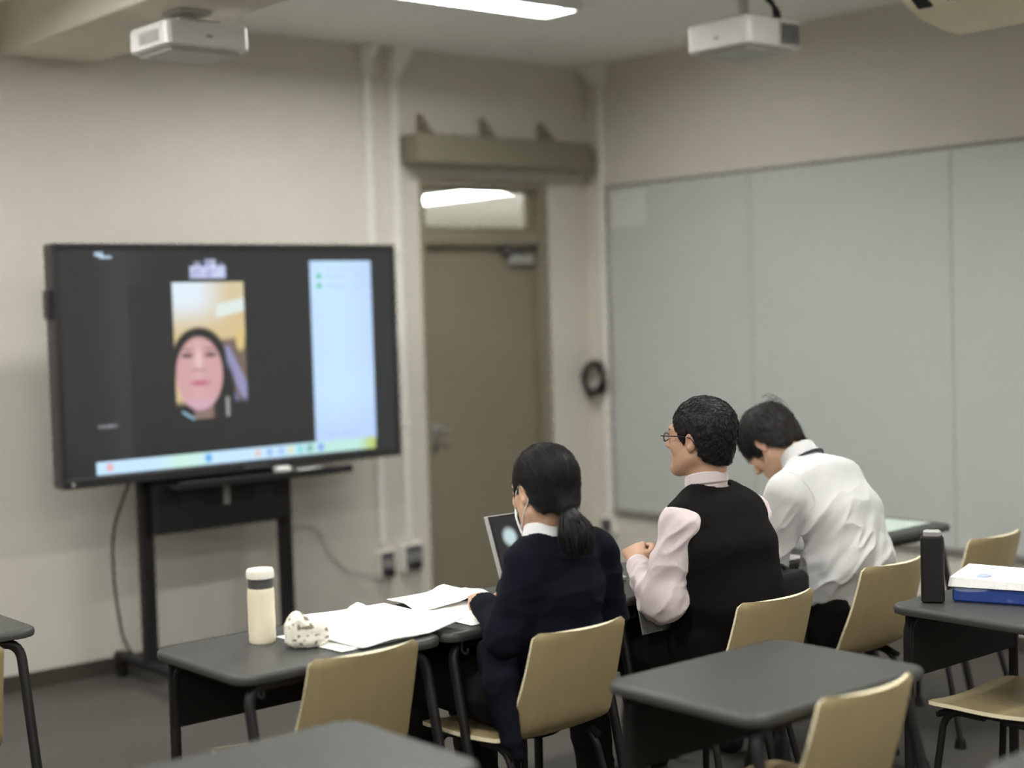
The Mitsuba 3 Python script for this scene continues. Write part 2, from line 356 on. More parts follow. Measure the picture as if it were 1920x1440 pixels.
# cable conduits down the walls
def conduit(x, label, ztop, hood):
    k = thing('cable_conduit', label, 'conduit', None)
    part(k, 'pipe', bx(x - .022, x + .022, -.028, -.001, .40, ztop, .006), 'm_conduit')
    part(k, 'elbow', hood, 'm_conduit')
    for z in (1.0, 1.9, 2.6):
        part(k, 'clip', bx(x - .03, x + .03, -.033, -.001, z, z + .03, .004), 'm_conduit')
    return k
conduit(-1.535, 'white cable conduit on the wall farther from the door', 2.84, cat(bx(-1.565, -1.505, -.045, -.001, 2.83, H - .001, .008), tube([(-1.535, -.03, 2.90), (-1.50, -.06, 2.97)], .03)))
hd = _hull([(-1.40, -.001, 2.80), (-1.345, -.001, 2.80), (-1.40, -.04, 2.80), (-1.345, -.04, 2.80), (-1.395, -.001, H - .001), (-1.275, -.001, H - .001), (-1.395, -.08, H - .001), (-1.275, -.08, H - .001), (-1.275, -.05, 2.93)])
conduit(-1.366, 'white cable conduit on the wall beside the door with a flared top', 2.82, trimesh.Trimesh(*hd, process=False))
k = thing('cable_conduit', 'white cable conduit in the corner beside the whiteboard', 'conduit')
part(k, 'pipe', bx(-.03, -.001, -.168, -.128, .40, 2.88, .006), 'm_conduit')
part(k, 'elbow', trimesh.Trimesh(*_hull([(-.001, -.185, 2.86), (-.05, -.185, 2.86), (-.001, -.115, 2.86), (-.05, -.115, 2.86), (-.001, -.19, H - .001), (-.07, -.19, H - .001), (-.001, -.002, H - .001), (-.07, -.002, H - .001), (-.001, -.002, 2.94), (-.05, -.002, 2.94)]), process=False), 'm_conduit')
part(k, 'clip', bx(-.036, -.001, -.178, -.118, 1.0, 1.03, .004), 'm_conduit')
# wall sockets
def outlet(x, z, w, h, label):
    k = thing('wall_outlet', label, 'wall outlet')
    part(k, 'box', bx(x - w / 2, x + w / 2, -.042, -.001, z - h / 2, z + h / 2, .006), 'm_conduit')
    part(k, 'cover_plate', bx(x - w * .38, x + w * .42, -.048, -.042, z - h * .42, z + h * .42, .003), 'm_darkgrey')
    for s in (-1, 1):
        part(k, 'socket', bx(x + s * w * .17 - .014, x + s * w * .17 + .014, -.054, -.048, z - .018, z + .03, .003), 'm_grey')
    part(k, 'plug', bx(x - .02, x + .03, -.075, -.048, z - h * .40, z - h * .18, .006), 'm_black')
    return k
outlet(-1.525, .30, .10, .15, 'dark wall outlet at the foot of the conduit farther from the door')
outlet(-1.355, .315, .13, .15, 'dark wall outlet at the foot of the conduit beside the door')
k = thing('wall_outlet', 'small dark outlet low in the corner below the whiteboard', 'wall outlet')
part(k, 'box', bx(-.045, -.001, -.19, -.09, .29, .39, .006), 'm_conduit')
part(k, 'cover_plate', bx(-.052, -.045, -.18, -.10, .30, .38, .003), 'm_darkgrey')

# coil of cable on the wall
pts = []
for i in range(5 * 36 + 1):
    a = i / 36 * 2 * math.pi; r = .082 + .012 * math.sin(i * .37) + .004 * math.sin(i * 1.7)
    pts.append((-.062 - .018 * (i / 180) + .008 * math.sin(a * 1.3 + i * .1), -.094 + r * math.cos(a) * .92, 1.188 + r * math.sin(a) * 1.1))
k = thing('cable_coil', 'coil of black cable hung on the wall left of the whiteboard', 'cable')
part(k, 'cable', tube(pts, .0115, 8), 'm_black', 60)
part(k, 'hook', tube(fillet([(-.001, -.094, 1.275), (-.07, -.094, 1.265), (-.075, -.094, 1.30)], .01), .006), 'm_steel')

# whiteboard
k = thing('whiteboard', 'large pale grey whiteboard of several panels on the right wall', 'whiteboard')
BZ0, BZ1 = .44, 2.268
ys = [-.192, -1.24, -2.434, -3.628, -4.822, -6.016]
for a, b in zip(ys[:-1], ys[1:]):
    part(k, 'panel', bx(-.020, -.002, b + .002, a - .002, BZ0, BZ1, .002), 'm_board', False)
part(k, 'top_trim', bx(-.026, -.001, ys[-1], -.182, BZ1, BZ1 + .014, .003), 'm_boardtrim')
part(k, 'side_trim', bx(-.026, -.001, -.192, -.182, BZ0 - .02, BZ1, .003), 'm_boardtrim')
part(k, 'bottom_trim', bx(-.034, -.001, ys[-1], -.182, BZ0 - .028, BZ0, .004), 'm_boardtrim')
single('notice_sheet', bx(-.0225, -.0205, -.496, -.222, 2.042, 2.243), 'm_notice', 'faint pale sheet at the top left corner of the whiteboard', 'notice', False)

# ceiling lamps: bright diffusers in shallow trays
def lamp(x, y, label):
    k = thing('ceiling_light', label, 'ceiling light', 'ceiling lights')
    z0 = H - .045
    part(k, 'tray', cat(bx(x - .66, x + .66, y - .125, y - .105, z0, H - .001, .002), bx(x - .66, x + .66, y + .105, y + .125, z0, H - .001, .002),
                        bx(x - .66, x - .64, y - .105, y + .105, z0, H - .001, .002), bx(x + .64, x + .66, y - .105, y + .105, z0, H - .001, .002), bx(x - .64, x + .64, y - .105, y + .105, H - .018, H - .001)), 'm_white', False)
    z = H - .0225
    part(k, 'diffuser', dict(mikit.ply((np.array([[x - .63, y - .10, z], [x - .63, y + .10, z], [x + .63, y + .10, z], [x + .63, y - .10, z]]), np.array([[0, 1, 2], [0, 2, 3]])), 'm_emitbody'),
         emitter={'type': 'area', 'radiance': C(*LAMP)}), None)
for x in (-1.98, -4.6, -7.2):
    for y in (-1.29, -3.6, -5.9, -8.2):
        lamp(x, y, 'bright ceiling light above the door' if (x, y) == (-1.98, -1.29) else 'bright ceiling light in a shallow white tray')
labels['ceiling_light'].pop('group')

# projectors
def projector(x0, x1, y0, y1, z0, z1, face, top, label):
    k = thing('projector', label, 'projector')
    cx, cy = (x0 + x1) / 2, (y0 + y1) / 2
    part(k, 'casing', slab(lambda o: rrect(x0 + o, x1 - o, y0 + o, y1 - o, .03 if o < .02 else .02, 6), [(.008, z0), (.0, z0 + .006), (0, z1 - .012), (.006, z1 - .004), (.018, z1)]), 'm_proj', 40)
    part(k, 'base_cover', bx(x0 + .03, x1 - .03, y0 + .03, y1 - .03, z0 - .014, z0 + .003, .006), 'm_projgrey')
    if face == 'y':
        part(k, 'vent', cat(*[bx(x0 - .003, x0 + .004, y0 + .06 + i * .02, y0 + .07 + i * .02, z0 + .02, z1 - .03) for i in range(8)]), 'm_projgrey', False)
        part(k, 'badge', bx(cx - .012, cx + .012, y0 - .002, y0 + .004, z0 + .036, z0 + .046), 'm_grey', False)
        part(k, 'lens', cyl((cx, y1 - .01, z0 + .045), (cx, y1 + .012, z0 + .045), .035, n=24), 'm_black')
    else:
        part(k, 'vent', cat(*[bx(x1 - .13 + i * .014, x1 - .122 + i * .014, y0 - .003, y0 + .004, z0 + .014, z1 - .022) for i in range(8)]), 'm_darkgrey', False)
        part(k, 'vent_frame', cat(bx(x1 - .145, x1 - .137, y0 - .004, y0 + .004, z0 + .01, z1 - .016), bx(x1 - .145, x1 - .012, y0 - .004, y0 + .004, z1 - .022, z1 - .016), bx(x1 - .145, x1 - .012, y0 - .004, y0 + .004, z0 + .008, z0 + .014)), 'm_projgrey', False)
        part(k, 'badge', bx(x0 - .002, x0 + .004, cy - .012, cy + .012, z0 + .036, z0 + .046), 'm_grey', False)
        part(k, 'lens', cyl((x1 - .01, cy, z0 + .045), (x1 + .012, cy, z0 + .045), .035, n=24), 'm_black')
    part(k, 'mount_plate', bx(cx - .09, cx + .09, cy - .09, cy + .09, z1 - .002, z1 + .02, .006), 'm_projgrey')
    part(k, 'mount_pole', cyl((cx, cy, z1 + .01), (cx, cy, top - .015), .022), 'm_projgrey')
    part(k, 'ceiling_plate', bx(cx - .07, cx + .07, cy - .07, cy + .07, top - .016, top - .001, .004), 'm_projgrey')
    return k, cx, cy
projector(-3.385, -3.035, -1.40, -1.09, 2.60, 2.695, 'y', 2.757, 'white projector hanging under the ceiling beam')
k, cx, cy = projector(-1.515, -1.19, -2.54, -2.21, 2.598, 2.712, 'x', H, 'white projector hanging from the ceiling above the whiteboard')
part(k, 'cable', tube(fillet([(cx + .08, cy - .1, 2.69), (cx + .04, cy - .12, 2.80), (cx - .06, cy - .06, 2.83), (cx - .08, cy, 2.92), (cx - .05, cy + .02, H)], .05), .008), 'm_black', 60)
part(k, 'cable', tube(fillet([(cx + .13, cy - .08, 2.685), (cx + .10, cy - .1, 2.76), (cx + .02, cy - .05, 2.84), (cx + .03, cy - .02, H)], .04), .009), 'm_black', 60)

# ceiling air conditioner
k = thing('air_conditioner', 'cream ceiling air conditioner at the top right', 'air conditioner')
def ac_profile(g):
    P = Polygon([(-.985, 2.972 - .001), (-.985, 2.600), (-1.0, 2.582), (-1.10, 2.586), (-1.20, 2.604), (-1.30, 2.637), (-1.39, 2.682), (-1.46, 2.737), (-1.50, 2.80), (-1.505, 2.971)])
    return P.buffer(-g, join_style=2) if g else P
def along_y(poly, y0, y1):
    m = extrude(poly, y1 - y0); m.apply_transform(np.array([[1, 0, 0, 0], [0, 0, 1, y0], [0, 1, 0, 0], [0, 0, 0, 1.0]])); m.fix_normals(); return m
part(k, 'casing', along_y(ac_profile(0), -4.40, -3.135), 'm_ac', 30)
part(k, 'end_panel', along_y(ac_profile(.012), -3.136, -3.115), 'm_ac', 30, label='cream end panel')
part(k, 'air_slot', trimesh.Trimesh(*_hull([(-1.315, -3.17, 2.637), (-1.315, -3.23, 2.637), (-1.47, -3.17, 2.739), (-1.47, -3.23, 2.739), (-1.32, -3.17, 2.668), (-1.47, -3.23, 2.775), (-1.32, -3.23, 2.668), (-1.47, -3.17, 2.775)]), process=False), 'm_black', False)
for i in range(5):
    part(k, 'louvre', trimesh.Trimesh(*_hull([(-1.33 - .03 * i, y, 2.646 + .02 * i + dz) for y in (-4.30, -3.30) for dz in (-.006, .01)] + [(-1.345 - .03 * i, y, 2.656 + .02 * i) for y in (-4.30, -3.30)]), process=False), 'm_grey', False)

# ================================================================== DISPLAY ON ITS STAND
TX0, TX1, TZ0, TZ1, TY = -3.466, -1.751, .914, 1.924, -.50
k = thing('interactive_display', 'large black interactive display showing a video call', 'screen')
part(k, 'housing', bx(TX0, TX1, TY + .004, TY + .085, TZ0, TZ1, .008), 'm_tvblack')
part(k, 'bezel', cat(bx(TX0, TX1, TY - .012, TY + .006, TZ1 - .022, TZ1, .004), bx(TX0, TX1, TY - .012, TY + .006, TZ0, TZ0 + .04, .004),
                     bx(TX0, TX0 + .022, TY - .012, TY + .006, TZ0 + .038, TZ1 - .02, .004), bx(TX1 - .022, TX1, TY - .012, TY + .006, TZ0 + .038, TZ1 - .02, .004)), 'm_tvblack')
part(k, 'side_module', bx(TX0 - .022, TX0 + .002, TY + .01, TY + .06, 1.615, 1.735, .005), 'm_tvblack')
part(k, 'corner_button', cyl((TX0 + .045, TY - .012, TZ0 + .018), (TX0 + .045, TY - .016, TZ0 + .018), .008), 'm_grey')
part(k, 'sensor_strip', bx(-2.62, -2.5, TY - .016, TY - .011, TZ0 + .012, TZ0 + .022, .001), 'm_darkgrey')
def S(a, b, x): return smoothstep(a, b, x)
def rectm(u, v, u0, u1, v0, v1, e=.0035): return S(u0 - e, u0 + e, u) * S(-u1 - e, -u1 + e, -u) * S(v0 - e, v0 + e, v) * S(-v1 - e, -v1 + e, -v)
def ellm(u, v, cu, cv, ru, rv, e=.12): return S(-1 - e, -1 + e, -dr.sqrt(((u - cu) / ru) ** 2 + ((v - cv) / rv) ** 2))
def screen_tex(p, n, uv):
    u = (p.x - TX0) / (TX1 - TX0); v = (p.z - TZ0) / (TZ1 - TZ0)
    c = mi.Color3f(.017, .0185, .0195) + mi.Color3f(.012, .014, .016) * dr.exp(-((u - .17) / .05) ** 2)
    inn = rectm(u, v, .09, .915, .045, .985)
    c = mix(c, (.0155, .016, .016), rectm(u, v, .19, .70, .11, .83) * .7)
    # side panel and task bar
    sp = rectm(u, v, .720, .918, .09, .926)
    c = mix(c, mix((.46, .60, .90), (.56, .79, 1.0), S(.0, .35, v) * S(-.22, .02, -dr.abs(u - .79)) * .8 + noise(u * 9, v * 6) * .2), sp)
    for vv in (.845, .80):
        c = mix(c, (.10, .55, .32), ellm(u, v, .748, vv + .012, .008, .013))
        c = mix(c, (.40, .50, .68), rectm(u, v, .772, .83, vv + .006, vv + .016) * .6)
        c = mix(c, (.40, .50, .68), rectm(u, v, .85, .90, vv + .006, vv + .016) * .3)
    c = mix(c, (.42, .50, .80), rectm(u, v, .77, .90, .885, .893) * .5)
    c = mix(c, (.42, .50, .80), rectm(u, v, .755, .79, .125, .14) * .3 + rectm(u, v, .80, .86, .125, .14) * .3)
    tb = rectm(u, v, .09, .915, .046, .100)
    c = mix(c, mix(mix((.55, .78, 1.0), (.58, .86, .76), S(.22, .33, u) * S(-.45, -.33, -u)), mix((.50, .78, .72), (.50, .62, .18), S(.85, .905, u)), S(.55, .8, u)), tb)
    for i, (uu, col) in enumerate(((.395, (.05, .32, .85)), (.54, (.75, .55, .45)), (.575, (.28, .45, .75)), (.61, (.35, .5, .85)), (.64, (.75, .75, .4)), (.67, (.2, .65, .65)), (.70, (.15, .4, .3)), (.735, (.16, .28, .85)), (.125, (.8, .4, .4)))):
        c = mix(c, col, ellm(u, v, uu, .074, .010, .018, .3) * .85)
    # small labels of the call
    c = mix(c, (.42, .55, .68), rectm(u, v, .108, .130, .947, .965) + rectm(u, v, .120, .152, .938, .95))
    c = mix(c, mix((.34, .36, .62), (.60, .66, .85), noise(u * 60, v * 45)), rectm(u, v, .362, .465, .852, .905) + rectm(u, v, .375, .395, .90, .925) * .5 + rectm(u, v, .405, .437, .90, .935) * .8 + rectm(u, v, .445, .46, .90, .92) * .4)
    c = mix(c, (.30, .31, .33), rectm(u, v, .100, .150, .238, .252, .005) * (noise(u * 300, 1) * .7 + .3))
    # the video tile: a pale ceiling, a dark haired head, dark clothes
    V_ = rectm(u, v, .311, .515, .245, .836)
    b = mix((.64, .50, .27), (.72, .82, .90), S(.60, .78, v) * S(-.50, -.36, -u))
    b = mix(b, (.66, .60, .42), S(.45, .52, u) * S(.66, .8, v) * .6)
    t = v - .68 - (u - .44) * .35
    b = mix(b, (.70, .78, .74), S(.425, .44, u) * S(-.005, .01, t) * S(-.07, -.05, -t))
    w = v - .60 - (u - .44) * .1
    dk = S(.43, .45, u) * S(.0, .03, -w)
    b = mix(b, (.17, .12, .10), dk)
    b = mix(b, (.68, .52, .20), ellm(u, v, .50, .58, .013, .045, .4))
    b = mix(b, (.28, .27, .46), S(-.022, -.012, -dr.abs((u - .478) + (v - .46) * .30)) * S(-.57, -.54, -v) * S(.43, .45, u))
    b = mix(b, (.20, .21, .38), S(-.012, -.006, -dr.abs((u - .455) + (v - .40) * .35)) * S(-.42, -.40, -v))
    low = S(-.34, -.30, -v)
    b = mix(b, (.018, .017, .018), low)
    b = mix(b, (.018, .017, .017), ellm(u, v, .380, .500, .078, .142, .07))           # hair
    b = mix(b, (.018, .017, .017), ellm(u, v, .440, .36, .04, .14, .2))
    b = mix(b, (.24, .16, .14), rectm(u, v, .360, .415, .245, .31, .008))              # neck
    face = ellm(u, v, .379, .442, .066, .158, .06)
    fc = mix((.60, .34, .35), (.68, .43, .42), S(-.05, .06, -dr.abs(u - .375)) + 0 * u)
    fc = mix(fc, (.60, .38, .50), S(-.36, -.30, -v) * .7)
    fc = mix(fc, (.30, .16, .15), S(-1.15, -.85, -dr.sqrt(((u - .379) / .066) ** 2 + ((v - .442) / .158) ** 2)) * .0)
    for cu in (.346, .412):
        fc = mix(fc, (.10, .06, .06), ellm(u, v, cu, .522, .017, .011, .5) * .9)
        fc = mix(fc, (.30, .19, .19), ellm(u, v, cu, .548, .020, .007, .6) * .7)
    fc = mix(fc, (.78, .55, .54), ellm(u, v, .377, .50, .008, .05, .9) * .8)
    fc = mix(fc, (.40, .20, .22), ellm(u, v, .377, .458, .018, .008, .8) * .7)
    fc = mix(fc, (.50, .13, .22), ellm(u, v, .380, .402, .026, .013, .5) * .9)
    b = mix(b, fc, face)
    b = mix(b, (.22, .38, .50), S(-.009, -.005, -dr.abs((u - .345) + (v - .262) * .9)) * S(-.29, -.28, -v) * S(.32, .33, u) * S(-.37, -.36, -u))
    b = mix(b, (.42, .44, .44), rectm(u, v, .452, .461, .25, .335, .004) * .8)
    c = mix(c, b, V_)
    return c * .80
part(k, 'screen', {'type': 'rectangle', 'to_world': T([[(TX1 - TX0) / 2 - .018, 0, 0, (TX0 + TX1) / 2], [0, 0, -1, TY - .002], [0, (TZ1 - TZ0) / 2 - .028, 0, (TZ0 + TZ1) / 2 + .009], [0, 0, 0, 1]]),
     'bsdf': {'type': 'ref', 'id': 'm_screen'}, 'emitter': {'type': 'area', 'radiance': proc(screen_tex)}}, None)

k = thing('display_stand', 'black rolling floor stand carrying the large display', 'stand')
for x in (-3.045, -2.345):
    part(k, 'column', bx(x - .03, x + .03, TY + .09, TY + .14, .09, 1.5, .006), 'm_black')
    ft = part(k, 'foot', bx(x - .03, x + .03, -.93, -.07, .075, .115, .01), 'm_black')
    for y in (-.90, -.10):
        part(ft, 'caster', cat(cyl((x - .016, y, .034), (x + .016, y, .034), .034, n=20), bx(x - .014, x + .014, y - .012, y + .012, .04, .08, .004)), 'm_black')
part(k, 'equipment_panel', bx(-3.04, -2.35, TY + .03, TY + .09, .672, .905, .008), 'm_black')
for x in (-2.86, -2.50):
    part(k, 'panel_slot', cat(*[bx(x - .05, x + .05, TY + .026, TY + .032, .79 + i * .035, .797 + i * .035) for i in range(2)]), 'm_darkgrey', False)
part(k, 'panel_plate', bx(-2.705, -2.675, TY + .024, TY + .031, .775, .865, .003), 'm_grey')
part(k, 'crossbar', bx(-3.02, -2.37, TY + .10, TY + .13, .10, .15, .006), 'm_black')
part(k, 'pen_tray', cat(bx(-2.99, -2.10, -.60, -.44, .872, .884, .003), bx(-2.99, -2.10, -.605, -.595, .872, .905, .003)), 'm_black')
part(k, 'power_cable', tube(fillet([(-3.06, -.37, 1.0), (-3.16, -.30, .70), (-3.14, -.25, .45), (-3.06, -.16, .14), (-2.9, -.1, .01)], .1), .006), 'm_black', 60)
single('display_cable', tube(fillet([(-2.3, -.36, .62), (-2.05, -.03, .56), (-1.93, -.015, .54), (-1.87, -.012, .40), (-1.75, -.015, .28), (-1.58, -.06, .25)], .06), .0035), 'm_grey', 'thin grey cable running from the display stand to the outlets', 'cable', 60)
k = thing('board_eraser', 'small white eraser on the pen tray under the display', 'eraser')
part(k, 'grip', bx(-2.47, -2.40, -.56, -.51, .899, .921, .006), 'm_white'); part(k, 'felt', bx(-2.468, -2.402, -.558, -.512, .885, .90, .002), 'm_grey')
k = thing('marker_pen', 'white marker pen on the pen tray beside the eraser', 'pen')
part(k, 'barrel', cyl((-2.36, -.54, .8945), (-2.27, -.54, .8945), .010), 'm_white'); part(k, 'cap', cyl((-2.27, -.54, .8945), (-2.235, -.54, .8945), .0105), 'm_grey')

# ================================================================== DESKS
DW, DD, DZ = .64, .48, .72
_f_desk = lambda o: rrect(-DW / 2 + o, DW / 2 - o, -DD / 2 + o, DD / 2 - o, .055 - min(o, .03), 8)
desk_parts = {'top': mikit.ply(slab(_f_desk, [(.012, DZ - .028), (.003, DZ - .025), (0, DZ - .015), (.002, DZ - .006), (.008, DZ - .001), (.016, DZ)]), 'm_desk', 40)}
def desk_leg(sx, sy):
    x = sx * (DW / 2 - .045)
    if sy < 0:
        return cat(tube(fillet([(sx * .16, -DD / 2 + .055, DZ - .042), (x, -DD / 2 + .05, DZ - .042), (x + sx * .004, -DD / 2 - .10, .012)], .07, 8), .0145, 12), cyl((x + sx * .004, -DD / 2 - .10, 0), (x + sx * .004, -DD / 2 - .0985, .02), .019))
    return cat(tube(fillet([(sx * .16, DD / 2 - .05, DZ - .042), (x, DD / 2 - .045, DZ - .042), (x, DD / 2 - .04, .012)], .05, 8), .0145, 12), cyl((x, DD / 2 - .04, 0), (x, DD / 2 - .04, .02), .019))
LEGS = [mikit.ply(desk_leg(sx, sy), 'm_steel', 50) for sx in (-1, 1) for sy in (-1, 1)]
desk_parts['modesty_panel'] = mikit.ply(bx(-DW / 2 + .03, DW / 2 - .03, DD / 2 - .055, DD / 2 - .043, .505, DZ - .028, .003), 'm_panel', False)
desk_parts['frame_rail'] = mikit.ply(cat(tube([(-.16, -DD / 2 + .055, DZ - .042), (.16, -DD / 2 + .055, DZ - .042)], .0145, 12), tube([(-.20, -DD / 2 + .055, DZ - .045), (-.20, DD / 2 - .05, DZ - .045)], .012), tube([(.20, -DD / 2 + .055, DZ - .045), (.20, DD / 2 - .05, DZ - .045)], .012)), 'm_steel', 50)
desk_parts['bag_hook'] = mikit.ply(tube(fillet([(-DW / 2 + .06, -DD / 2 + .02, DZ - .028), (-DW / 2 + .06, -DD / 2 + .02, DZ - .06), (-DW / 2 + .06, -DD / 2 - .005, DZ - .062), (-DW / 2 + .06, -DD / 2 - .006, DZ - .045)], .01), .004, 8), 'm_steel', 50)
def desk(cx, cy, label):
    k = thing('desk', label, 'desk', 'classroom desks'); w = T().translate([cx, cy, 0])
    for n, d in desk_parts.items(): part(k, n, d, None, to_world=w)
    for d in LEGS: part(k, 'leg', d, None, to_world=w)
    labels[k].pop('group'); return k
desk(-3.88, -2.94, 'grey desk with the cream bottle and printed papers on it')
desk(-3.235, -2.94, 'grey desk in front of the person in the navy sweater')
desk(-2.59, -2.94, 'grey desk in front of the person in the black vest, with the laptop')
desk(-1.945, -2.92, 'grey desk in front of the person in the white shirt')
desk(-1.30, -2.83, 'grey desk by the whiteboard, beyond the person in the white shirt')
desk(-3.305, -4.085, 'empty grey desk in the foreground behind the person in the navy sweater')
desk(-2.125, -4.04, 'grey desk carrying the blue package and the black bottle')
desk(-4.53, -3.91, 'empty grey desk at the bottom left of the photo')
desk(-4.605, -1.95, 'grey desk cut by the left edge, nearest the display')
desk(-3.28, -5.07, 'grey desk just peeking in at the bottom right corner')

# ================================================================== CHAIRS
def chair_profile():
    P = [(.0, .755), (.02, .68), (.045, .60), (.075, .52), (.092, .475), (.115, .452), (.15, .444), (.25, .440), (.36, .442), (.44, .440), (.475, .430)]
    P = np.array(P); d = np.r_[0, np.cumsum(np.linalg.norm(np.diff(P, axis=0), axis=1))]
    from scipy.interpolate import PchipInterpolator as PI
    s = np.linspace(0, d[-1], 60); y, z = PI(d, P[:, 0])(s), PI(d, P[:, 1])(s)
    w = PI([0, .12, .30, .36, .55, .66, d[-1]], np.array([.335, .345, .375, .385, .425, .42, .40]) / 2)(s)
    return s, y, z, w, d[-1]
def make_shell():
    s, y, z, w, L = chair_profile(); nU, th = 25, .011
    u = np.linspace(-1, 1, nU); e = np.minimum(s, L - s)
    r = np.where(s < L / 2, .018, .05); ww = w - np.where(e < r, r - np.sqrt(np.maximum(r * r - (r - e) ** 2, 0)), 0)
    back = np.clip((.36 - s) / .12, 0, 1); back = back * back * (3 - 2 * back)
    X = ww[:, None] * u; Y = y[:, None] - back[:, None] * .040 * (1 - u ** 2); Z = z[:, None] + back[:, None] * 0 * u - (1 - back)[:, None] * .010 * (1 - u ** 2) + 0 * X
    Pm = np.stack([X, Y + 0 * X, Z], -1)
    du, dv = np.gradient(Pm, axis=1), np.gradient(Pm, axis=0); n = np.cross(du, dv); n /= np.linalg.norm(n, axis=-1, keepdims=True)
    A, B = Pm + n * th / 2, Pm - n * th / 2; K = len(s)
    def gridf(off, flip):
        f = []
        for i in range(K - 1):
            for j in range(nU - 1):
                a, b, c, d = off + i * nU + j, off + i * nU + j + 1, off + (i + 1) * nU + j + 1, off + (i + 1) * nU + j
                f += [(a, c, b), (a, d, c)] if flip else [(a, b, c), (a, c, d)]
        return f
    v = np.vstack([A.reshape(-1, 3), B.reshape(-1, 3)]); f = gridf(0, False) + gridf(K * nU, True)
    uvs = np.vstack([np.stack([X / .4 + .5, np.tile(s[:, None], (1, nU))], -1).reshape(-1, 2)] * 2)
    shell = trimesh.Trimesh(v, np.array(f), process=False)
    idx = [i * nU for i in range(K)] + [(K - 1) * nU + j for j in range(1, nU)] + [i * nU + nU - 1 for i in range(K - 2, -1, -1)] + [j for j in range(nU - 2, 0, -1)]
    m = len(idx); ev = np.vstack([A.reshape(-1, 3)[idx], B.reshape(-1, 3)[idx]]); ef = []
    for i in range(m):
        j = (i + 1) % m; ef += [(i, j, m + j), (i, m + j, m + i)]
    return shell, uvs, trimesh.Trimesh(ev, np.array(ef), process=False)
_sh, _uv, _ed = make_shell()
CH = {'shell': mikit.ply(_sh, 'm_wood', True, uv=_uv), 'edge_band': mikit.ply(_ed, 'm_woodedge_lit', False)}
for s_ in (-1, 1):
    x = s_ * .155
    CH[f'seat_rail{s_}'] = mikit.ply(tube(fillet([(x, .455, .395), (x, .40, .418), (x, .16, .422), (x, .10, .40)], .03), .010), 'm_steel', 50)
    for n_, (ya, yb) in {'f': (.43, .47), 'r': (.125, .03)}.items():
        xb = x + s_ * .035
        CH[f'leg{s_}{n_}'] = mikit.ply(tube(fillet([(x, (.30 if n_ == 'f' else .24), .412), (x, ya, .412), (xb, yb, .03)], .06, 7), .0105), 'm_steel', 50)
        CH[f'legx{s_}{n_}'] = mikit.ply(cat(cyl((xb, yb, 0), (xb, yb, .034), .022, .017)), 'm_black', 40)
for i_, y_ in enumerate((.20, .38)): CH[f'crossbar{i_}'] = mikit.ply(tube([(-.155, y_, .415), (.155, y_, .415)], .009), 'm_steel', 50)
def chair(cx, y, label):
    k = thing('chair', label, 'chair'); w = T().translate([cx, y, 0]) @ T().scale([1, 1, .984])
    part(k, 'shell', CH['shell'], None, to_world=w, label='bent plywood shell'); part(k, 'edge_band', CH['edge_band'], None, to_world=w, label='plywood edge, made pale as if catching light')
    for s_ in (-1, 1):
        part(k, 'seat_rail', CH[f'seat_rail{s_}'], None, to_world=w)
        for n_ in 'fr':
            lk = part(k, 'leg', CH[f'leg{s_}{n_}'], None, to_world=w); part(lk, 'foot', CH[f'legx{s_}{n_}'], None, to_world=w)
    for i_ in (0, 1): part(k, 'crossbar', CH[f'crossbar{i_}'], None, to_world=w)
    return k
chair(-3.868, -3.232, 'empty plywood chair at the desk with the bottle and papers')
chair(-3.302, -3.43, 'plywood chair the person in the navy sweater sits on')
chair(-2.640, -3.56, 'plywood chair the person in the black vest sits on')
chair(-1.945, -3.472, 'plywood chair the person in the white shirt sits on')
chair(-1.252, -3.41, 'empty plywood chair beyond the blue package, nearest the whiteboard')
chair(-3.312, -4.376, 'empty plywood chair at the bottom right, at the empty foreground desk')
chair(-2.158, -4.335, 'plywood chair under the desk with the blue package, seat in view')
chair(-4.668, -2.45, 'plywood chair cut by the left edge of the photo')

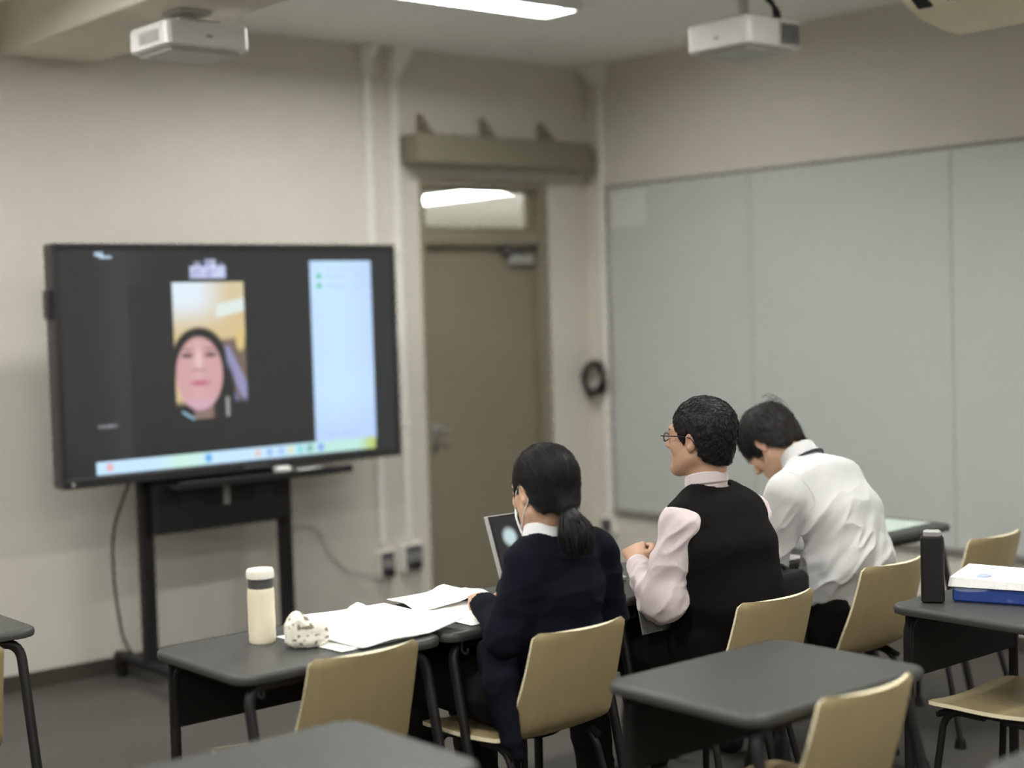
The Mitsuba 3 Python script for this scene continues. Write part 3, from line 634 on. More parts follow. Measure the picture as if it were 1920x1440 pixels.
# ================================================================== PEOPLE
LATX = (1, 0, 0)
def head_prims(o, R, neck_to, nr=.052):
    """head in its own frame (x right, y forward, z up; origin between the ears), placed at o with rotation R."""
    L = lambda *p: np.array(o) + R @ np.array(p, float)
    add = [(ell(L(0, -.012, .035), (.075, .094, .083), R), .0), (ell(L(0, .033, -.03), (.064, .060, .085), R), .03),
           (cone(L(-.052, .0, -.055), L(-.012, .078, -.098), .022, .018), .03), (cone(L(.052, .0, -.055), L(.012, .078, -.098), .022, .018), .03),
           (cone(L(-.03, .082, .022), L(.03, .082, .022), .016), .02),
           (cone(L(0, .092, .014), L(0, .116, -.026), .0065, .0100), .012), (ell(L(-.011, .104, -.031), (.008, .010, .007), R), .008), (ell(L(.011, .104, -.031), (.008, .010, .007), R), .008),
           (ell(L(-.040, .062, -.024), (.022, .022, .020), R), .02), (ell(L(.040, .062, -.024), (.022, .022, .020), R), .02),
           (cone(L(-.018, .090, -.060), L(.018, .090, -.060), .0065), .008), (cone(L(-.014, .0885, -.071), L(.014, .0885, -.071), .0075), .008),
           (ell(L(0, .084, -.097), (.018, .016, .015), R), .02)]
    cut = [(ell(L(-.033, .106, .0), (.019, .018, .012), R), .012), (ell(L(.033, .106, .0), (.019, .018, .012), R), .012)]
    add2 = [(ell(L(-.033, .082, .0), (.0145, .0125, .0125), R), .002), (ell(L(.033, .082, .0), (.0145, .0125, .0125), R), .002)]
    ears, carve = [], []
    for s in (-1, 1):
        Re = R @ Rz(s * -.42) @ Rx(-.18)
        c = (s * .079, -.010, -.006)
        ears += [(ell(L(*c), (.0075, .0165, .0265), Re), .008), (ell(L(s * .077, -.005, -.029), (.006, .008, .009), Re), .008)]
        carve += [(ell(L(s * .087, -.006, -.004), (.0070, .009, .0165), Re), .004)]
    neck = [(cone(L(0, -.030, -.045), neck_to, nr, nr + .008), .03)]
    return add, cut, add2, ears, carve, neck
def head_mesh(o, R, neck_to, nr=.052, h=.0028):
    add, cut, add2, ears, carve, neck = head_prims(o, R, neck_to, nr)
    allp = add + neck + ears
    lo = np.min([p[1] for p, _ in allp], 0); hi = np.max([p[2] for p, _ in allp], 0); f = Field(lo, hi, h)
    for p, k in add: f.apply(p, k)
    for p, k in cut: f.apply(p, k, 'cut')
    for p, k in add2 + neck + ears: f.apply(p, k)
    for p, k in carve: f.apply(p, k, 'cut')
    return f.mesh(3)
def hand_prims(w, d, up, side, curl=.5, spread=.1, size=1.0):
    """w wrist, d forward, up = back of the hand, side = towards the thumb."""
    w = np.array(w, float); d = np.array(d, float) / np.linalg.norm(d); up = np.array(up, float); up = up - d * (up @ d); up /= np.linalg.norm(up)
    s = np.cross(up, d); s = s if s @ np.array(side, float) > 0 else -s; z = size
    L = lambda a, b, c: w + z * (a * s + b * d + c * up)
    P = [(oval(L(0, .005, 0), L(0, .075, .003), (.026 * z, .016 * z), (.038 * z, .013 * z), s), .012), (cone(L(0, -.03, 0), L(0, .01, 0), .024 * z, .023 * z), .015)]
    for i, (a, ln) in enumerate(((.029, .072), (.010, .080), (-.010, .074), (-.028, .058))):
        p = L(a, .078, .002); ang = .15; fwd = d * math.cos(spread * (a / .03)) + s * math.sin(spread * (a / .03)) * .9; q = [p]
        for seg, fr in enumerate((.45, .31, .24)):
            ang += curl * (.75, 1.1, .8)[seg] * (1 + .06 * i)
            p = p + z * ln * fr * (fwd * math.cos(ang) - up * math.sin(ang)); q.append(p)
        for j in range(3): P.append((cone(q[j], q[j + 1], (.0092 - .0009 * j) * z, (.0083 - .0009 * j) * z), .004))
    t0, t1 = L(.022, .018, -.006), L(.047, .052, -.016); t2 = L(.050, .082, -.022); t3 = L(.042, .104, -.028)
    P += [(cone(t0, t1, .016 * z, .011 * z), .012), (cone(t1, t2, .0105 * z, .0095 * z), .005), (cone(t2, t3, .0095 * z, .0078 * z), .005)]
    return P
def limb(a, b, c, r0, r1, r2, k=.02): return [(cone(a, b, r0, r1), k), (cone(b, c, r1, r2), k)]
def grow(slices, g): return [(np.array(c, float), a + g, b + g) for c, a, b in slices]
def torso(slices, lat=LATX, k=.03):
    return [(oval(p[0], q[0], (p[1], p[2]), (q[1], q[2]), lat), k) for p, q in zip(slices[:-1], slices[1:])]
def zmin_fn(tab):
    t = np.array(tab); return lambda y: np.interp(y, t[:, 0], t[:, 1])
def hair_cap(o, R, tab, thick=.014, extra=(), h=.0032, bumps=.0015, freq=(160, 60, 60), seed=0):
    """hair volume: the skull grown by `thick`, kept above the hairline (tab: y -> lowest z in the head frame)."""
    o = np.array(o, float); zf = zmin_fn(tab)
    sh = ell((0, -.014, .034), (.075 + thick, .094 + thick, .083 + thick)); lowr = ell((0, -.035, -.03), (.066 + thick * .5, .060 + thick * .6, .085)); f = Field((-.12, -.16, -.14), (.12, .14, .16), h)
    f.apply(sh, 0); f.apply(lowr, .03)
    for p, k in extra: f.apply(p, k)
    _, P = f.block(f.lo, f.lo + f.h * f.n, 0)
    cut = zf(P[..., 1]) + .012 * (meshkit.noise(P * 70.0, seed) - .5) - P[..., 2]
    if extra:
        keep = np.min([p[0](P) for p, _ in extra], 0); cut = np.minimum(cut, keep)
    f.D = np.maximum(f.D, cut.astype(np.float32) * .8)
    m = f.mesh(2)
    v, n = np.array(m.vertices), np.array(m.vertex_normals)
    m.vertices = v + n * ((meshkit.fbm(v * np.array(freq), 3, seed) - .5) * 2 * bumps)[:, None]
    return m
def strands(cap, count, length, flow, rng, r=.0009, lift=.0, seg=6, pick=None, jitter=.25, sides=3):
    """locks of hair lying on the cap (head frame): flow(p) gives the lie of the hair."""
    v, n = np.array(cap.vertices), np.array(cap.vertex_normals)
    ok = np.arange(len(v)) if pick is None else np.nonzero(pick(v, n))[0]
    from scipy.spatial import cKDTree
    tree = cKDTree(v); out = []
    for i in rng.choice(ok, count):
        p, nn = v[i].copy(), n[i]; L = length * rng.uniform(.6, 1.15); pts = [p + nn * .0005]; jt = rng.normal(0, jitter, 3)
        for k in range(seg):
            d = flow(p) + jt; d = d - nn * (d @ nn); d /= np.linalg.norm(d) + 1e-9
            p = p + (d + nn * lift * (k / seg)) * L / seg
            j = tree.query(p)[1]; nn = n[j]; off = (p - v[j]) @ nn
            if off < .001: p = p + nn * (.001 - off)
            pts.append(p.copy())
        out.append(tube(pts, np.linspace(r, r * .35, seg + 1), sides, False))
    return cat(*out)
def place(m, o, R):
    m = m.copy(); m.vertices = np.array(o) + np.array(m.vertices) @ np.array(R).T; return m
def collar(c, axis, fwd, rx, ry, h, flare=.014, drop=.6, gap=.35):
    """shirt collar: a stand and a folded leaf around the neck, open at the front."""
    c, axis = np.array(c, float), np.array(axis, float) / np.linalg.norm(axis); f = np.array(fwd, float) - axis * (np.array(fwd, float) @ axis); f /= np.linalg.norm(f); r = np.cross(f, axis)
    prof = [(0, 0), (0, h), (.003, h + .004), (.007, h + .001), (.010, h * .55), (flare, h * (1 - drop) - .012), (flare - .003, h * (1 - drop) - .013), (.006, h * .45), (.003, 0)]
    th = np.linspace(gap, 2 * np.pi - gap, 72); rings = []
    for t in th:
        e = r * math.sin(t) + f * math.cos(t); ft = (1 + math.cos(t)) / 2
        base = c + r * math.sin(t) * rx + f * math.cos(t) * ry
        rings.append([base + e * q + axis * (z - ft ** 2 * .022) for q, z in prof])
    v = np.array(rings).reshape(-1, 3); K = len(prof); F = []
    for i in range(len(th) - 1):
        for j in range(K):
            a, b, c_, d = i * K + j, i * K + (j + 1) % K, (i + 1) * K + (j + 1) % K, (i + 1) * K + j; F += [(a, c_, b), (a, d, c_)]
    for base in (0, (len(th) - 1) * K):
        for j in range(1, K - 1): F.append((base, base + j, base + j + 1))
    m = trimesh.Trimesh(v, np.array(F), process=False); return m
def shoe(ank, toe, key):
    a, t = np.array(ank, float), np.array(toe, float)
    m = union([(oval((a[0], a[1] - .03, .045), (t[0], t[1], .035), (.038, .040), (.036, .026), LATX), .0), (cone((a[0], a[1], .06), (a[0], a[1], .10), .042, .045), .03)], .006, 3)
    v = np.array(m.vertices); v[:, 2] = np.maximum(v[:, 2], .003); m.vertices = v
    part(key, 'shoe', m, 'm_shoe', True)
def eyes(key, o, R):
    for z_, r_, b_ in ((-.0625, .0034, .0950), (-.0695, .0042, .0940)):
        part(key, 'lip', tube([np.array(o) + R @ np.array([t * .021, b_ - .011 * t * t, z_ - .002 * t * t]) for t in np.linspace(-1, 1, 13)], r_ * np.sqrt(np.linspace(-1, 1, 13) ** 2 * -.92 + 1), 8), 'm_lips', 60)
    for s in (-1, 1):
        c = np.array(o) + R @ np.array([s * .033, .0815, -.001]); m = trimesh.creation.icosphere(3, .0121); v = np.array(m.vertices)
        col = np.where((v @ np.array([0, 1.0, 0]) > .0108)[:, None], np.array([[.02, .012, .008]]), np.array([[.75, .73, .70]])); m.vertices = c + v @ R.T
        scene.setdefault('m_eye', {'type': 'principled', 'base_color': {'type': 'mesh_attribute', 'name': 'vertex_color'}, 'roughness': .2})
        part(key, 'eye', m, 'm_eye', True, color=col)
        b = np.array([o + R @ np.array([s * (.016 + .034 * t), .0985 - .012 * t * t - .004 * t, .022 + .006 * math.sin(t * 2.6)]) for t in np.linspace(0, 1, 8)])
        part(key, 'eyebrow', tube(b, np.linspace(.0032, .0016, 8), 7), 'm_hair', 50)

# ------------------------------------------------------------------ person in the navy sweater
W = thing('person', 'person with a low black ponytail and white mask, seated in a navy sweater', 'person')
WO, WR = V(-3.290, -3.290, 1.100), Rz(-.07) @ Rx(-.16)
W_sl = [(V(-3.29, -3.20, .50), .160, .120), (V(-3.288, -3.245, .60), .155, .125), (V(-3.285, -3.285, .72), .150, .125), (V(-3.283, -3.300, .83), .155, .118), (V(-3.283, -3.308, .905), .145, .092), (V(-3.288, -3.305, .950), .092, .062)]
W_L = [V(-3.402, -3.330, .893), V(-3.468, -3.315, .720), V(-3.352, -3.070, .772)]
W_R = [V(-3.128, -3.325, .905), V(-3.070, -3.300, .720), V(-3.165, -3.060, .772)]
neckW = V(-3.30, -3.285, .955)
hW = union([(p, k) for p, k in torso(grow(W_sl, -.018)) + limb(*W_L, .045, .038, .024) + limb(*W_R, .045, .038, .024) +
     limb((-3.38, -3.16, .525), (-3.41, -2.78, .53), (-3.40, -2.86, .10), .075, .055, .036) + limb((-3.22, -3.16, .525), (-3.19, -2.78, .53), (-3.20, -2.86, .10), .075, .055, .036) + [(cone(neckW, neckW + V(0, .0, .03), .056, .05), .03)]], .007, 3)
handL = union(hand_prims(W_L[2], (.75, .95, -.10), (0, .1, 1), (.8, -.5, 0), .42, .12, .95), .003, 3)
handR = union(hand_prims(W_R[2], (-.45, .95, -.10), (0, .1, 1), (-.8, -.5, 0), .42, .12, .95), .003, 3)
part(W, 'body', weld([hW, head_mesh(WO, WR, neckW, .047), handL, handR]), 'm_skin', True)
eyes(W, WO, WR)
sw = torso(W_sl[:-1]) + [(oval(W_sl[-2][0], W_sl[-1][0] + V(0, 0, -.005), (W_sl[-2][1], W_sl[-2][2]), (.088, .066), LATX), .03)]
sw += limb(W_L[0], W_L[1], W_L[1] + (W_L[2] - W_L[1]) * .90, .060, .047, .034, .03) + limb(W_R[0], W_R[1], W_R[1] + (W_R[2] - W_R[1]) * .90, .060, .050, .036, .03)
sw += [(cone(W_L[1] + (W_L[2] - W_L[1]) * .62, W_L[1] + (W_L[2] - W_L[1]) * .92, .038, .034), .01), (cone((-3.385, -3.32, .910), (-3.34, -3.31, .932), .048, .048), .03), (cone((-3.15, -3.32, .928), (-3.22, -3.31, .948), .050, .05), .03)]
msw = union(sw, .006, 5, [(cone(neckW + V(0, 0, -.01), neckW + V(0, .01, .2), .062, .066), .006), (cone(W_L[2] - (W_L[2] - W_L[1]) * .08, W_L[2], .036), .004)])
folds(msw, np.eye(3), (7, 7, 16), .010, seed=3)
part(W, 'sweater', msw, 'm_navyknit', True, label='navy knit sweater')
msw2 = union([(oval((-3.435, -3.24, .68), (-3.478, -3.305, .60), (.042, .080), (.034, .062), LATX), .0), (oval((-3.478, -3.305, .60), (-3.494, -3.355, .445), (.030, .052), (.020, .036), LATX), .03), (cone((-3.494, -3.365, .45), (-3.490, -3.38, .415), .020, .012), .012)], .006, 3)
folds(msw2, np.eye(3), (14, 14, 4), .012, seed=8)
part(W, 'cardigan_hem', msw2, 'm_navyknit', True, label='dark knit hem hanging down beside the chair')
part(W, 'trousers', folds(union([(oval((-3.30, -3.22, .535), (-3.30, -3.12, .54), (.165, .095), (.16, .09), LATX), 0)] + limb((-3.38, -3.16, .528), (-3.41, -2.78, .535), (-3.40, -2.86, .10), .088, .070, .055) + limb((-3.22, -3.16, .528), (-3.19, -2.78, .535), (-3.20, -2.86, .10), .088, .070, .055), .007, 4), np.eye(3), (12, 12, 12), .008, seed=5), 'm_trousers', True)
shoe((-3.40, -2.86, .1), (-3.40, -2.70, .03), W); shoe((-3.20, -2.86, .1), (-3.20, -2.70, .03), W)
part(W, 'collar', collar(V(-3.292, -3.297, .972), (0, .12, 1), (0, 1, 0), .055, .055, .050, .012, .75), 'm_collar', 40, label='white shirt collar')
# hair drawn back into a low ponytail
tabW = [(-.14, -.072), (-.085, -.070), (-.045, -.062), (-.024, -.040), (-.012, .008), (.004, .026), (.02, .012), (.036, .0), (.052, -.034), (.072, -.022), (.086, .030), (.10, .062)]
TIE = V(-.008, -.100, -.058)
capW = hair_cap(WO, WR, tabW, .0095, [(cone((0, -.070, -.035), TIE, .040, .022), .03)], bumps=.0009, freq=(70, 20, 20), seed=2)
def flowW(p):
    d = TIE - p; d[0] *= .9; return d / (np.linalg.norm(d) + 1e-6) + V(0, -.35 * (p[2] > .06), .0)
stW = strands(capW, 1500, .075, flowW, RNG, .0009, .0, 6, lambda v, n: v[:, 2] > -.05, .06)
pt = []
for i in range(420):
    a, q = RNG.uniform(0, 2 * np.pi), RNG.uniform(0, 1) ** .5; s0 = TIE + .014 * q * V(math.cos(a), .6 * math.sin(a), .2 * math.sin(a)); L_ = RNG.uniform(.8, 1.08); sp = RNG.normal(0, 1, 2)
    u_ = np.array([s0 + V(0, 0, .0)] + [s0 + V((.042 * q * math.cos(a) * math.sin(min(1, t * 1.1) * 2.3) + .005 * sp[0] * t) - .004 * t, -.030 * math.sin(t * 2.2) + .020 * q * math.sin(a) * math.sin(t * 2.6) + .004 * sp[1] * t, -.126 * t * L_) for t in np.linspace(.14, 1, 8)])
    pt.append(tube(u_, np.r_[.0022, np.linspace(.0023, .0007, 8)], 4, False))
core = union([(cone(TIE, TIE + V(.0, -.016, -.035), .019, .026), .0), (cone(TIE + V(.0, -.016, -.035), TIE + V(-.002, -.012, -.10), .026, .008), .02)], .004, 2)
loose = []
for sx in (-1, 1):
    for i in range(9):
        e = .0006 * i - .002; loose.append(tube([(sx * (.066 + e), .045 + e, .03), (sx * (.0625 + e), .054 + e, -.01), (sx * (.0585 + e), .056 + e, -.045), (sx * (.052 + e), .062, -.075 - .003 * i)], [.0014, .0010, .0006, .0002], 4, False))
part(W, 'hair', place(cat(capW, stW, core, *pt, *loose), WO, WR), 'm_hair', True, label='black hair tied in a low ponytail')
part(W, 'hair_tie', place(tube([TIE + .020 * V(math.cos(t), .25, .7 * math.sin(t)) + V(0, .004, .0) for t in np.linspace(0, 2 * np.pi, 24)], .0045, 8), WO, WR), 'm_black', 60)
# mask and its ear loops
mk = []
for j, zz in enumerate(np.linspace(-.004, -.122, 9)):
    for i, t in enumerate(np.linspace(-1, 1, 17)):
        w_ = .064 - .012 * abs(j - 4) / 4; yy = .124 - .066 * abs(t) ** 2.0 - .014 * ((j - 3) / 5) ** 2; mk.append((w_ * t, yy + .004 * (1 - abs(t)), zz + .004 * math.cos(3 * t)))
mk = np.array(mk); F = []
for j in range(8):
    for i in range(16): a = j * 17 + i; F += [(a, a + 1, a + 18), (a, a + 18, a + 17)]
mfront = trimesh.Trimesh(mk, np.array(F), process=False); mback = trimesh.Trimesh(mk - V(0, .0022, 0), np.array(F)[:, ::-1], process=False)
part(W, 'mask', place(cat(mfront, mback), WO, WR), 'm_mask', 60, label='white face mask')
for s in (-1, 1):
    part(W, 'ear_loop', place(tube([(s * .060, .058, -.008), (s * .074, .030, .004), (s * .080, .004, .022), (s * .081, -.012, .027), (s * .078, -.024, .006), (s * .076, -.022, -.024), (s * .077, -.004, -.046), (s * .072, .024, -.078), (s * .060, .050, -.098)], .0017, 6), WO, WR), 'm_mask', 60)

# ------------------------------------------------------------------ person in the black vest
M2 = thing('person', 'person in a black knit vest over a pink shirt, wearing glasses, seated facing the display', 'person')
VO, VR = V(-2.648, -3.288, 1.193), Rz(.20) @ Rx(.02)
V_sl = [(V(-2.635, -3.31, .50), .165, .125), (V(-2.635, -3.355, .60), .160, .125), (V(-2.64, -3.390, .72), .165, .120), (V(-2.645, -3.365, .86), .180, .118), (V(-2.645, -3.330, .955), .175, .092), (V(-2.642, -3.312, 1.010), .110, .066)]
V_L = [V(-2.795, -3.340, .945), V(-2.850, -3.300, .730), V(-2.740, -3.092, .800)]
V_R = [V(-2.488, -3.325, .945), V(-2.415, -3.280, .705), V(-2.475, -3.040, .775)]
neckV = V(-2.642, -3.305, 1.020)
hV = union(torso(grow(V_sl, -.020)) + limb(*V_L, .048, .040, .027) + limb(*V_R, .048, .040, .027) +
     limb((-2.725, -3.28, .53), (-2.77, -2.84, .535), (-2.76, -2.90, .10), .08, .058, .038) + limb((-2.545, -3.28, .53), (-2.51, -2.84, .535), (-2.51, -2.90, .10), .08, .058, .038) + [(cone(neckV, neckV + V(0, 0, .03), .05, .05), .03)], .007, 3)
hdV = union(hand_prims(V_L[2], (.55, .72, .42), (-.5, .1, .9), (.5, -.5, .6), .95, .06, 1.05), .003, 3)
hdV2 = union(hand_prims(V_R[2], (-.35, .95, -.06), (0, .1, 1), (-.9, -.3, 0), .45, .1, 1.05), .003, 3)
part(M2, 'body', weld([hV, head_mesh(VO, VR, neckV, .050), hdV, hdV2]), 'm_skin2', True)
eyes(M2, VO, VR)
def sleeve(Q, r, cuff, kk=.03): 
    e = Q[1] + (Q[2] - Q[1]) * .93
    return [(cone(Q[0], Q[1], r[0], r[1]), kk), (cone(Q[1], Q[1] + (e - Q[1]) * .72, r[1], r[2]), kk), (cone(Q[1] + (e - Q[1]) * .66, e, cuff, cuff * .95), .008)]
sv = torso(grow(V_sl[:-1], -.010)) + [(oval(V_sl[-2][0], V_sl[-1][0] + V(0, 0, .0), (V_sl[-2][1] - .004, V_sl[-2][2] - .002), (.086, .064), LATX), .03)]
sv += sleeve(V_L, (.057, .058, .044), .037) + sleeve(V_R, (.060, .055, .044), .037) + [(cone((-2.785, -3.325, .955), (-2.72, -3.318, .985), .056, .05), .03), (cone((-2.50, -3.325, .955), (-2.56, -3.318, .985), .056, .05), .03), (ell(V_L[1] + V(.004, -.016, -.002), (.058, .062, .056)), .03)]
msv = union(sv, .0055, 4, [(cone(neckV + V(0, 0, .0), neckV + V(0, 0, .2), .052), .006)])
Aa = frame_from(V_L[1] - V_L[0]); Aa = Rx(.5) @ Aa; folds(msv, Aa, (17, 17, 5), .019, lambda v: np.clip((np.abs(v[:, 0] + 2.64) - .105) / .06, 0, 1) * np.clip((1.02 - v[:, 2]) / .05, .0, 1), seed=4, sharp=2.4)
part(M2, 'shirt', msv, 'm_pink', True, label='pale pink long sleeved shirt')
vs = torso(grow(V_sl[:-1], .009)) + [(oval(V_sl[-2][0], V_sl[-1][0], (V_sl[-2][1] + .004, V_sl[-2][2] + .009), (.100, .074), LATX), .03), (cone((-2.775, -3.328, .962), (-2.715, -3.318, .992), .060, .056), .03), (cone((-2.51, -3.328, .962), (-2.565, -3.318, .992), .060, .056), .03), (oval((-2.635, -3.31, .52), (-2.635, -3.35, .62), (.178, .138), (.172, .136), LATX), .02)]
mvs = union(vs, .0055, 4, [(cone(neckV + V(0, .0, -.008), neckV + V(0, 0, .2), .067, .070), .006), (cone(neckV + V(0, .07, -.02), neckV + V(0, .11, -.14), .055, .02), .01),
      (oval(V_L[0] + V(-.092, .0, .06), V_L[0] + V(-.048, .012, -.105), (.052, .100), (.048, .070), LATX), .014), (oval(V_R[0] + V(.092, .0, .06), V_R[0] + V(.048, .012, -.105), (.052, .100), (.048, .070), LATX), .014)])
folds(mvs, np.eye(3), (6, 6, 9), .008, seed=6)
part(M2, 'vest', mvs, 'm_vest', True, label='black sleeveless knit vest')
part(M2, 'trousers', folds(union([(oval((-2.635, -3.33, .535), (-2.635, -3.22, .54), (.168, .095), (.165, .09), LATX), 0)] + limb((-2.725, -3.28, .532), (-2.77, -2.84, .54), (-2.76, -2.90, .10), .092, .074, .058) + limb((-2.545, -3.28, .532), (-2.51, -2.84, .54), (-2.51, -2.90, .10), .092, .074, .058), .007, 4), np.eye(3), (12, 12, 12), .008, seed=9), 'm_trousers', True)
shoe((-2.76, -2.90, .1), (-2.77, -2.73, .03), M2); shoe((-2.51, -2.90, .1), (-2.50, -2.73, .03), M2)
part(M2, 'collar', collar(V(-2.644, -3.303, 1.028), (0, .06, 1), (-.1, 1, 0), .056, .058, .064, .006, .35), 'm_pink', 40, label='pink shirt collar')
tabV = [(-.14, -.062), (-.09, -.078), (-.055, -.070), (-.032, -.045), (-.022, .0), (-.004, .026), (.010, .010), (.022, -.024), (.034, -.020), (.045, .02), (.07, .050), (.10, .074)]
capV = hair_cap(VO, VR, tabV, .0110, bumps=.0028, freq=(85, 85, 85), seed=12)
def flowV(p): d = V(p[0] * 2, -.25 + p[1], -.8 if p[2] < .07 else .1); return d / np.linalg.norm(d)
stV = strands(capV, 2400, .016, flowV, RNG, .0010, .35, 3, None, .55)
part(M2, 'hair', place(cat(capV, stV), VO, VR), 'm_hair', True, label='short wavy black hair')
gl = thing  # glasses are worn: parts of the person
part(M2, 'glasses', place(cat(*[tube([(s * .034 + .024 * math.cos(t), .108 - .010 * max(0, math.cos(t) * s), .0 + .0125 * math.sin(t)) for t in np.linspace(0, 2 * np.pi, 28)], .0016, 6, False) for s in (-1, 1)],
     *[tube([(s * .058, .107, .006), (s * .071, .098, .007), (s * .082, .02, .010), (s * .083, -.012, .006), (s * .081, -.026, -.012)], .0019, 6) for s in (-1, 1)], tube([(-.010, .108, .003), (0, .111, .006), (.010, .108, .003)], .0015, 6)), VO, VR), 'm_black', 50, label='thin dark framed glasses')
for s in (-1, 1):
    part(M2 + '__glasses', 'lens', place(trimesh.Trimesh(np.array([(s * .034, .106, 0)] + [(s * .034 + .0235 * math.cos(t), .108 - .010 * max(0, math.cos(t) * s), .012 * math.sin(t)) for t in np.linspace(0, 2 * np.pi, 25)[:-1]]), np.array([(0, i + 1, (i + 1) % 24 + 1) for i in range(24)]), process=False), VO, VR), 'm_glass', False)

# ------------------------------------------------------------------ person in the white shirt, bent over the desk
M3 = thing('person', 'person in a white shirt bent forward over the desk with rounded back', 'person')
MO, MR = V(-1.965, -2.985, 1.108), Rz(.10) @ Rx(-.86)
M_sl = [(V(-1.955, -3.21, .55), .152, .115), (V(-1.955, -3.275, .63), .155, .118), (V(-1.958, -3.310, .74), .158, .120), (V(-1.960, -3.272, .88), .160, .116), (V(-1.960, -3.205, .980), .160, .100), (V(-1.957, -3.128, 1.033), .090, .064)]
M_L = [V(-2.128, -3.185, .955), V(-2.165, -3.120, .730), V(-2.05, -2.90, .775)]
M_R = [V(-1.800, -3.175, .945), V(-1.760, -3.110, .730), V(-1.83, -2.90, .775)]
neckM = V(-1.953, -3.108, 1.040)
hM = union(torso(grow(M_sl, -.020)) + limb(*M_L, .048, .040, .027) + limb(*M_R, .048, .040, .027) +
     limb((-2.03, -3.20, .53), (-2.05, -2.76, .535), (-2.04, -2.82, .10), .08, .058, .038) + limb((-1.855, -3.20, .53), (-1.84, -2.76, .535), (-1.84, -2.82, .10), .08, .058, .038) + [(cone(neckM, neckM + V(0, .02, .02), .06, .055), .03)], .007, 3)
hdM = union(hand_prims(M_L[2], (.4, .9, -.08), (0, .1, 1), (.8, -.4, 0), .45, .1, 1.05), .003, 3)
hdM2 = union(hand_prims(M_R[2], (-.4, .9, -.08), (0, .1, 1), (-.8, -.4, 0), .45, .1, 1.05), .003, 3)
part(M3, 'body', weld([hM, head_mesh(MO, MR, neckM, .055), hdM, hdM2]), 'm_skin', True)
eyes(M3, MO, MR)
sm = torso(grow(M_sl[:-1], .002)) + [(oval(M_sl[-2][0], M_sl[-1][0], (M_sl[-2][1], M_sl[-2][2]), (.080, .062), LATX), .03)]
sm += sleeve(M_L, (.074, .068, .052), .042) + sleeve(M_R, (.074, .066, .050), .042) + [(cone((-2.10, -3.18, .975), (-2.02, -3.155, 1.01), .062, .055), .03), (cone((-1.82, -3.17, .968), (-1.88, -3.150, 1.0), .058, .052), .03), (oval((-1.955, -3.255, .60), (-1.955, -3.29, .66), (.162, .124), (.162, .122), LATX), .02)]
msm = union(sm, .005, 3, [(cone(neckM + V(0, -.01, -.02), neckM + V(0, .12, .14), .058), .006), (half((0, -3.38, .600), (0, -.10, 1), (-9, -9, -9), (9, 9, 9)), .004)])
fd = _r * .62 + V(0, 0, 1) * .78; fd /= np.linalg.norm(fd); fa = np.cross(fd, _f); fa /= np.linalg.norm(fa)
folds(msm, np.array([fa, fd, np.cross(fd, fa)]), (20, 4.2, 10), .028, lambda v: np.clip((1.03 - v[:, 2]) / .25, .12, 1.0) * np.clip(.35 + (-1.86 - v[:, 0]) / .25, .3, 1.0), seed=21, sharp=2.6)
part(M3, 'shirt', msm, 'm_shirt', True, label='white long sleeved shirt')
seam = []
for s, Q in ((-1, M_L), (1, M_R)):
    c = Q[0] + V(-s * .035, -.005, -.01); ring = [c + .084 * (V(0, -1, 0) * math.cos(t) * 1.02 + V(s * .42, .1, .95) * math.sin(t)) for t in np.linspace(-1.5, 1.75, 26)]
    seam.append(ring)
from scipy.spatial import cKDTree as _KD
_kd = _KD(msm.vertices)
for ring in seam:
    pr = [np.array(msm.vertices)[_kd.query(p)[1]] for p in ring]; pr = [np.mean(pr[max(0, i - 1):i + 2], 0) for i in range(len(pr))]
    part(M3, 'sleeve_seam', tube(pr, .0022, 6), 'm_shirt', 60)
part(M3, 'trousers', folds(union([(oval((-1.945, -3.24, .535), (-1.945, -3.14, .54), (.172, .10), (.165, .09), LATX), 0), (oval((-1.945, -3.25, .50), (-1.945, -3.29, .60), (.17, .115), (.168, .118), LATX), .02)] + limb((-2.03, -3.20, .532), (-2.05, -2.76, .54), (-2.04, -2.82, .10), .092, .074, .058) + limb((-1.855, -3.20, .532), (-1.84, -2.76, .54), (-1.84, -2.82, .10), .092, .074, .058), .007, 4), np.eye(3), (12, 12, 12), .006, seed=13), 'm_trousers', True)
shoe((-2.04, -2.82, .1), (-2.05, -2.65, .03), M3); shoe((-1.84, -2.82, .1), (-1.83, -2.65, .03), M3)
axM = (0, .62, .80)
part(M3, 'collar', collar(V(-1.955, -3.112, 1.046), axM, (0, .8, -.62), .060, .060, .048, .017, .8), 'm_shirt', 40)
nk = [V(-1.953, -3.112, 1.048) + np.array(axM) * -.002 + .0775 * (V(1, 0, 0) * math.sin(t) + V(0, -.79, .61) * math.cos(t)) for t in np.linspace(-1.9, 1.9, 40)]
part(M3, 'neck_strap', tube(nk, .0042, 8), 'm_strap', 60, label='dark navy neck strap under the collar')
tabM = [(-.14, -.055), (-.09, -.072), (-.055, -.062), (-.034, -.034), (-.020, .004), (-.004, .024), (.006, .006), (.016, -.034), (.034, -.038), (.046, -.004), (.062, .010), (.085, .018), (.12, .028)]
capM = hair_cap(MO, MR, tabM, .018, bumps=.0032, freq=(110, 35, 35), seed=30)
def flowM(p):
    d = p - V(.0, -.055, .118); d = d + V(0, .02, 0); return d / (np.linalg.norm(d) + 1e-6) + V(0, 0, -.35)
stM = strands(capM, 2200, .050, flowM, RNG, .0014, .20, 5, None, .20)
tuft = []
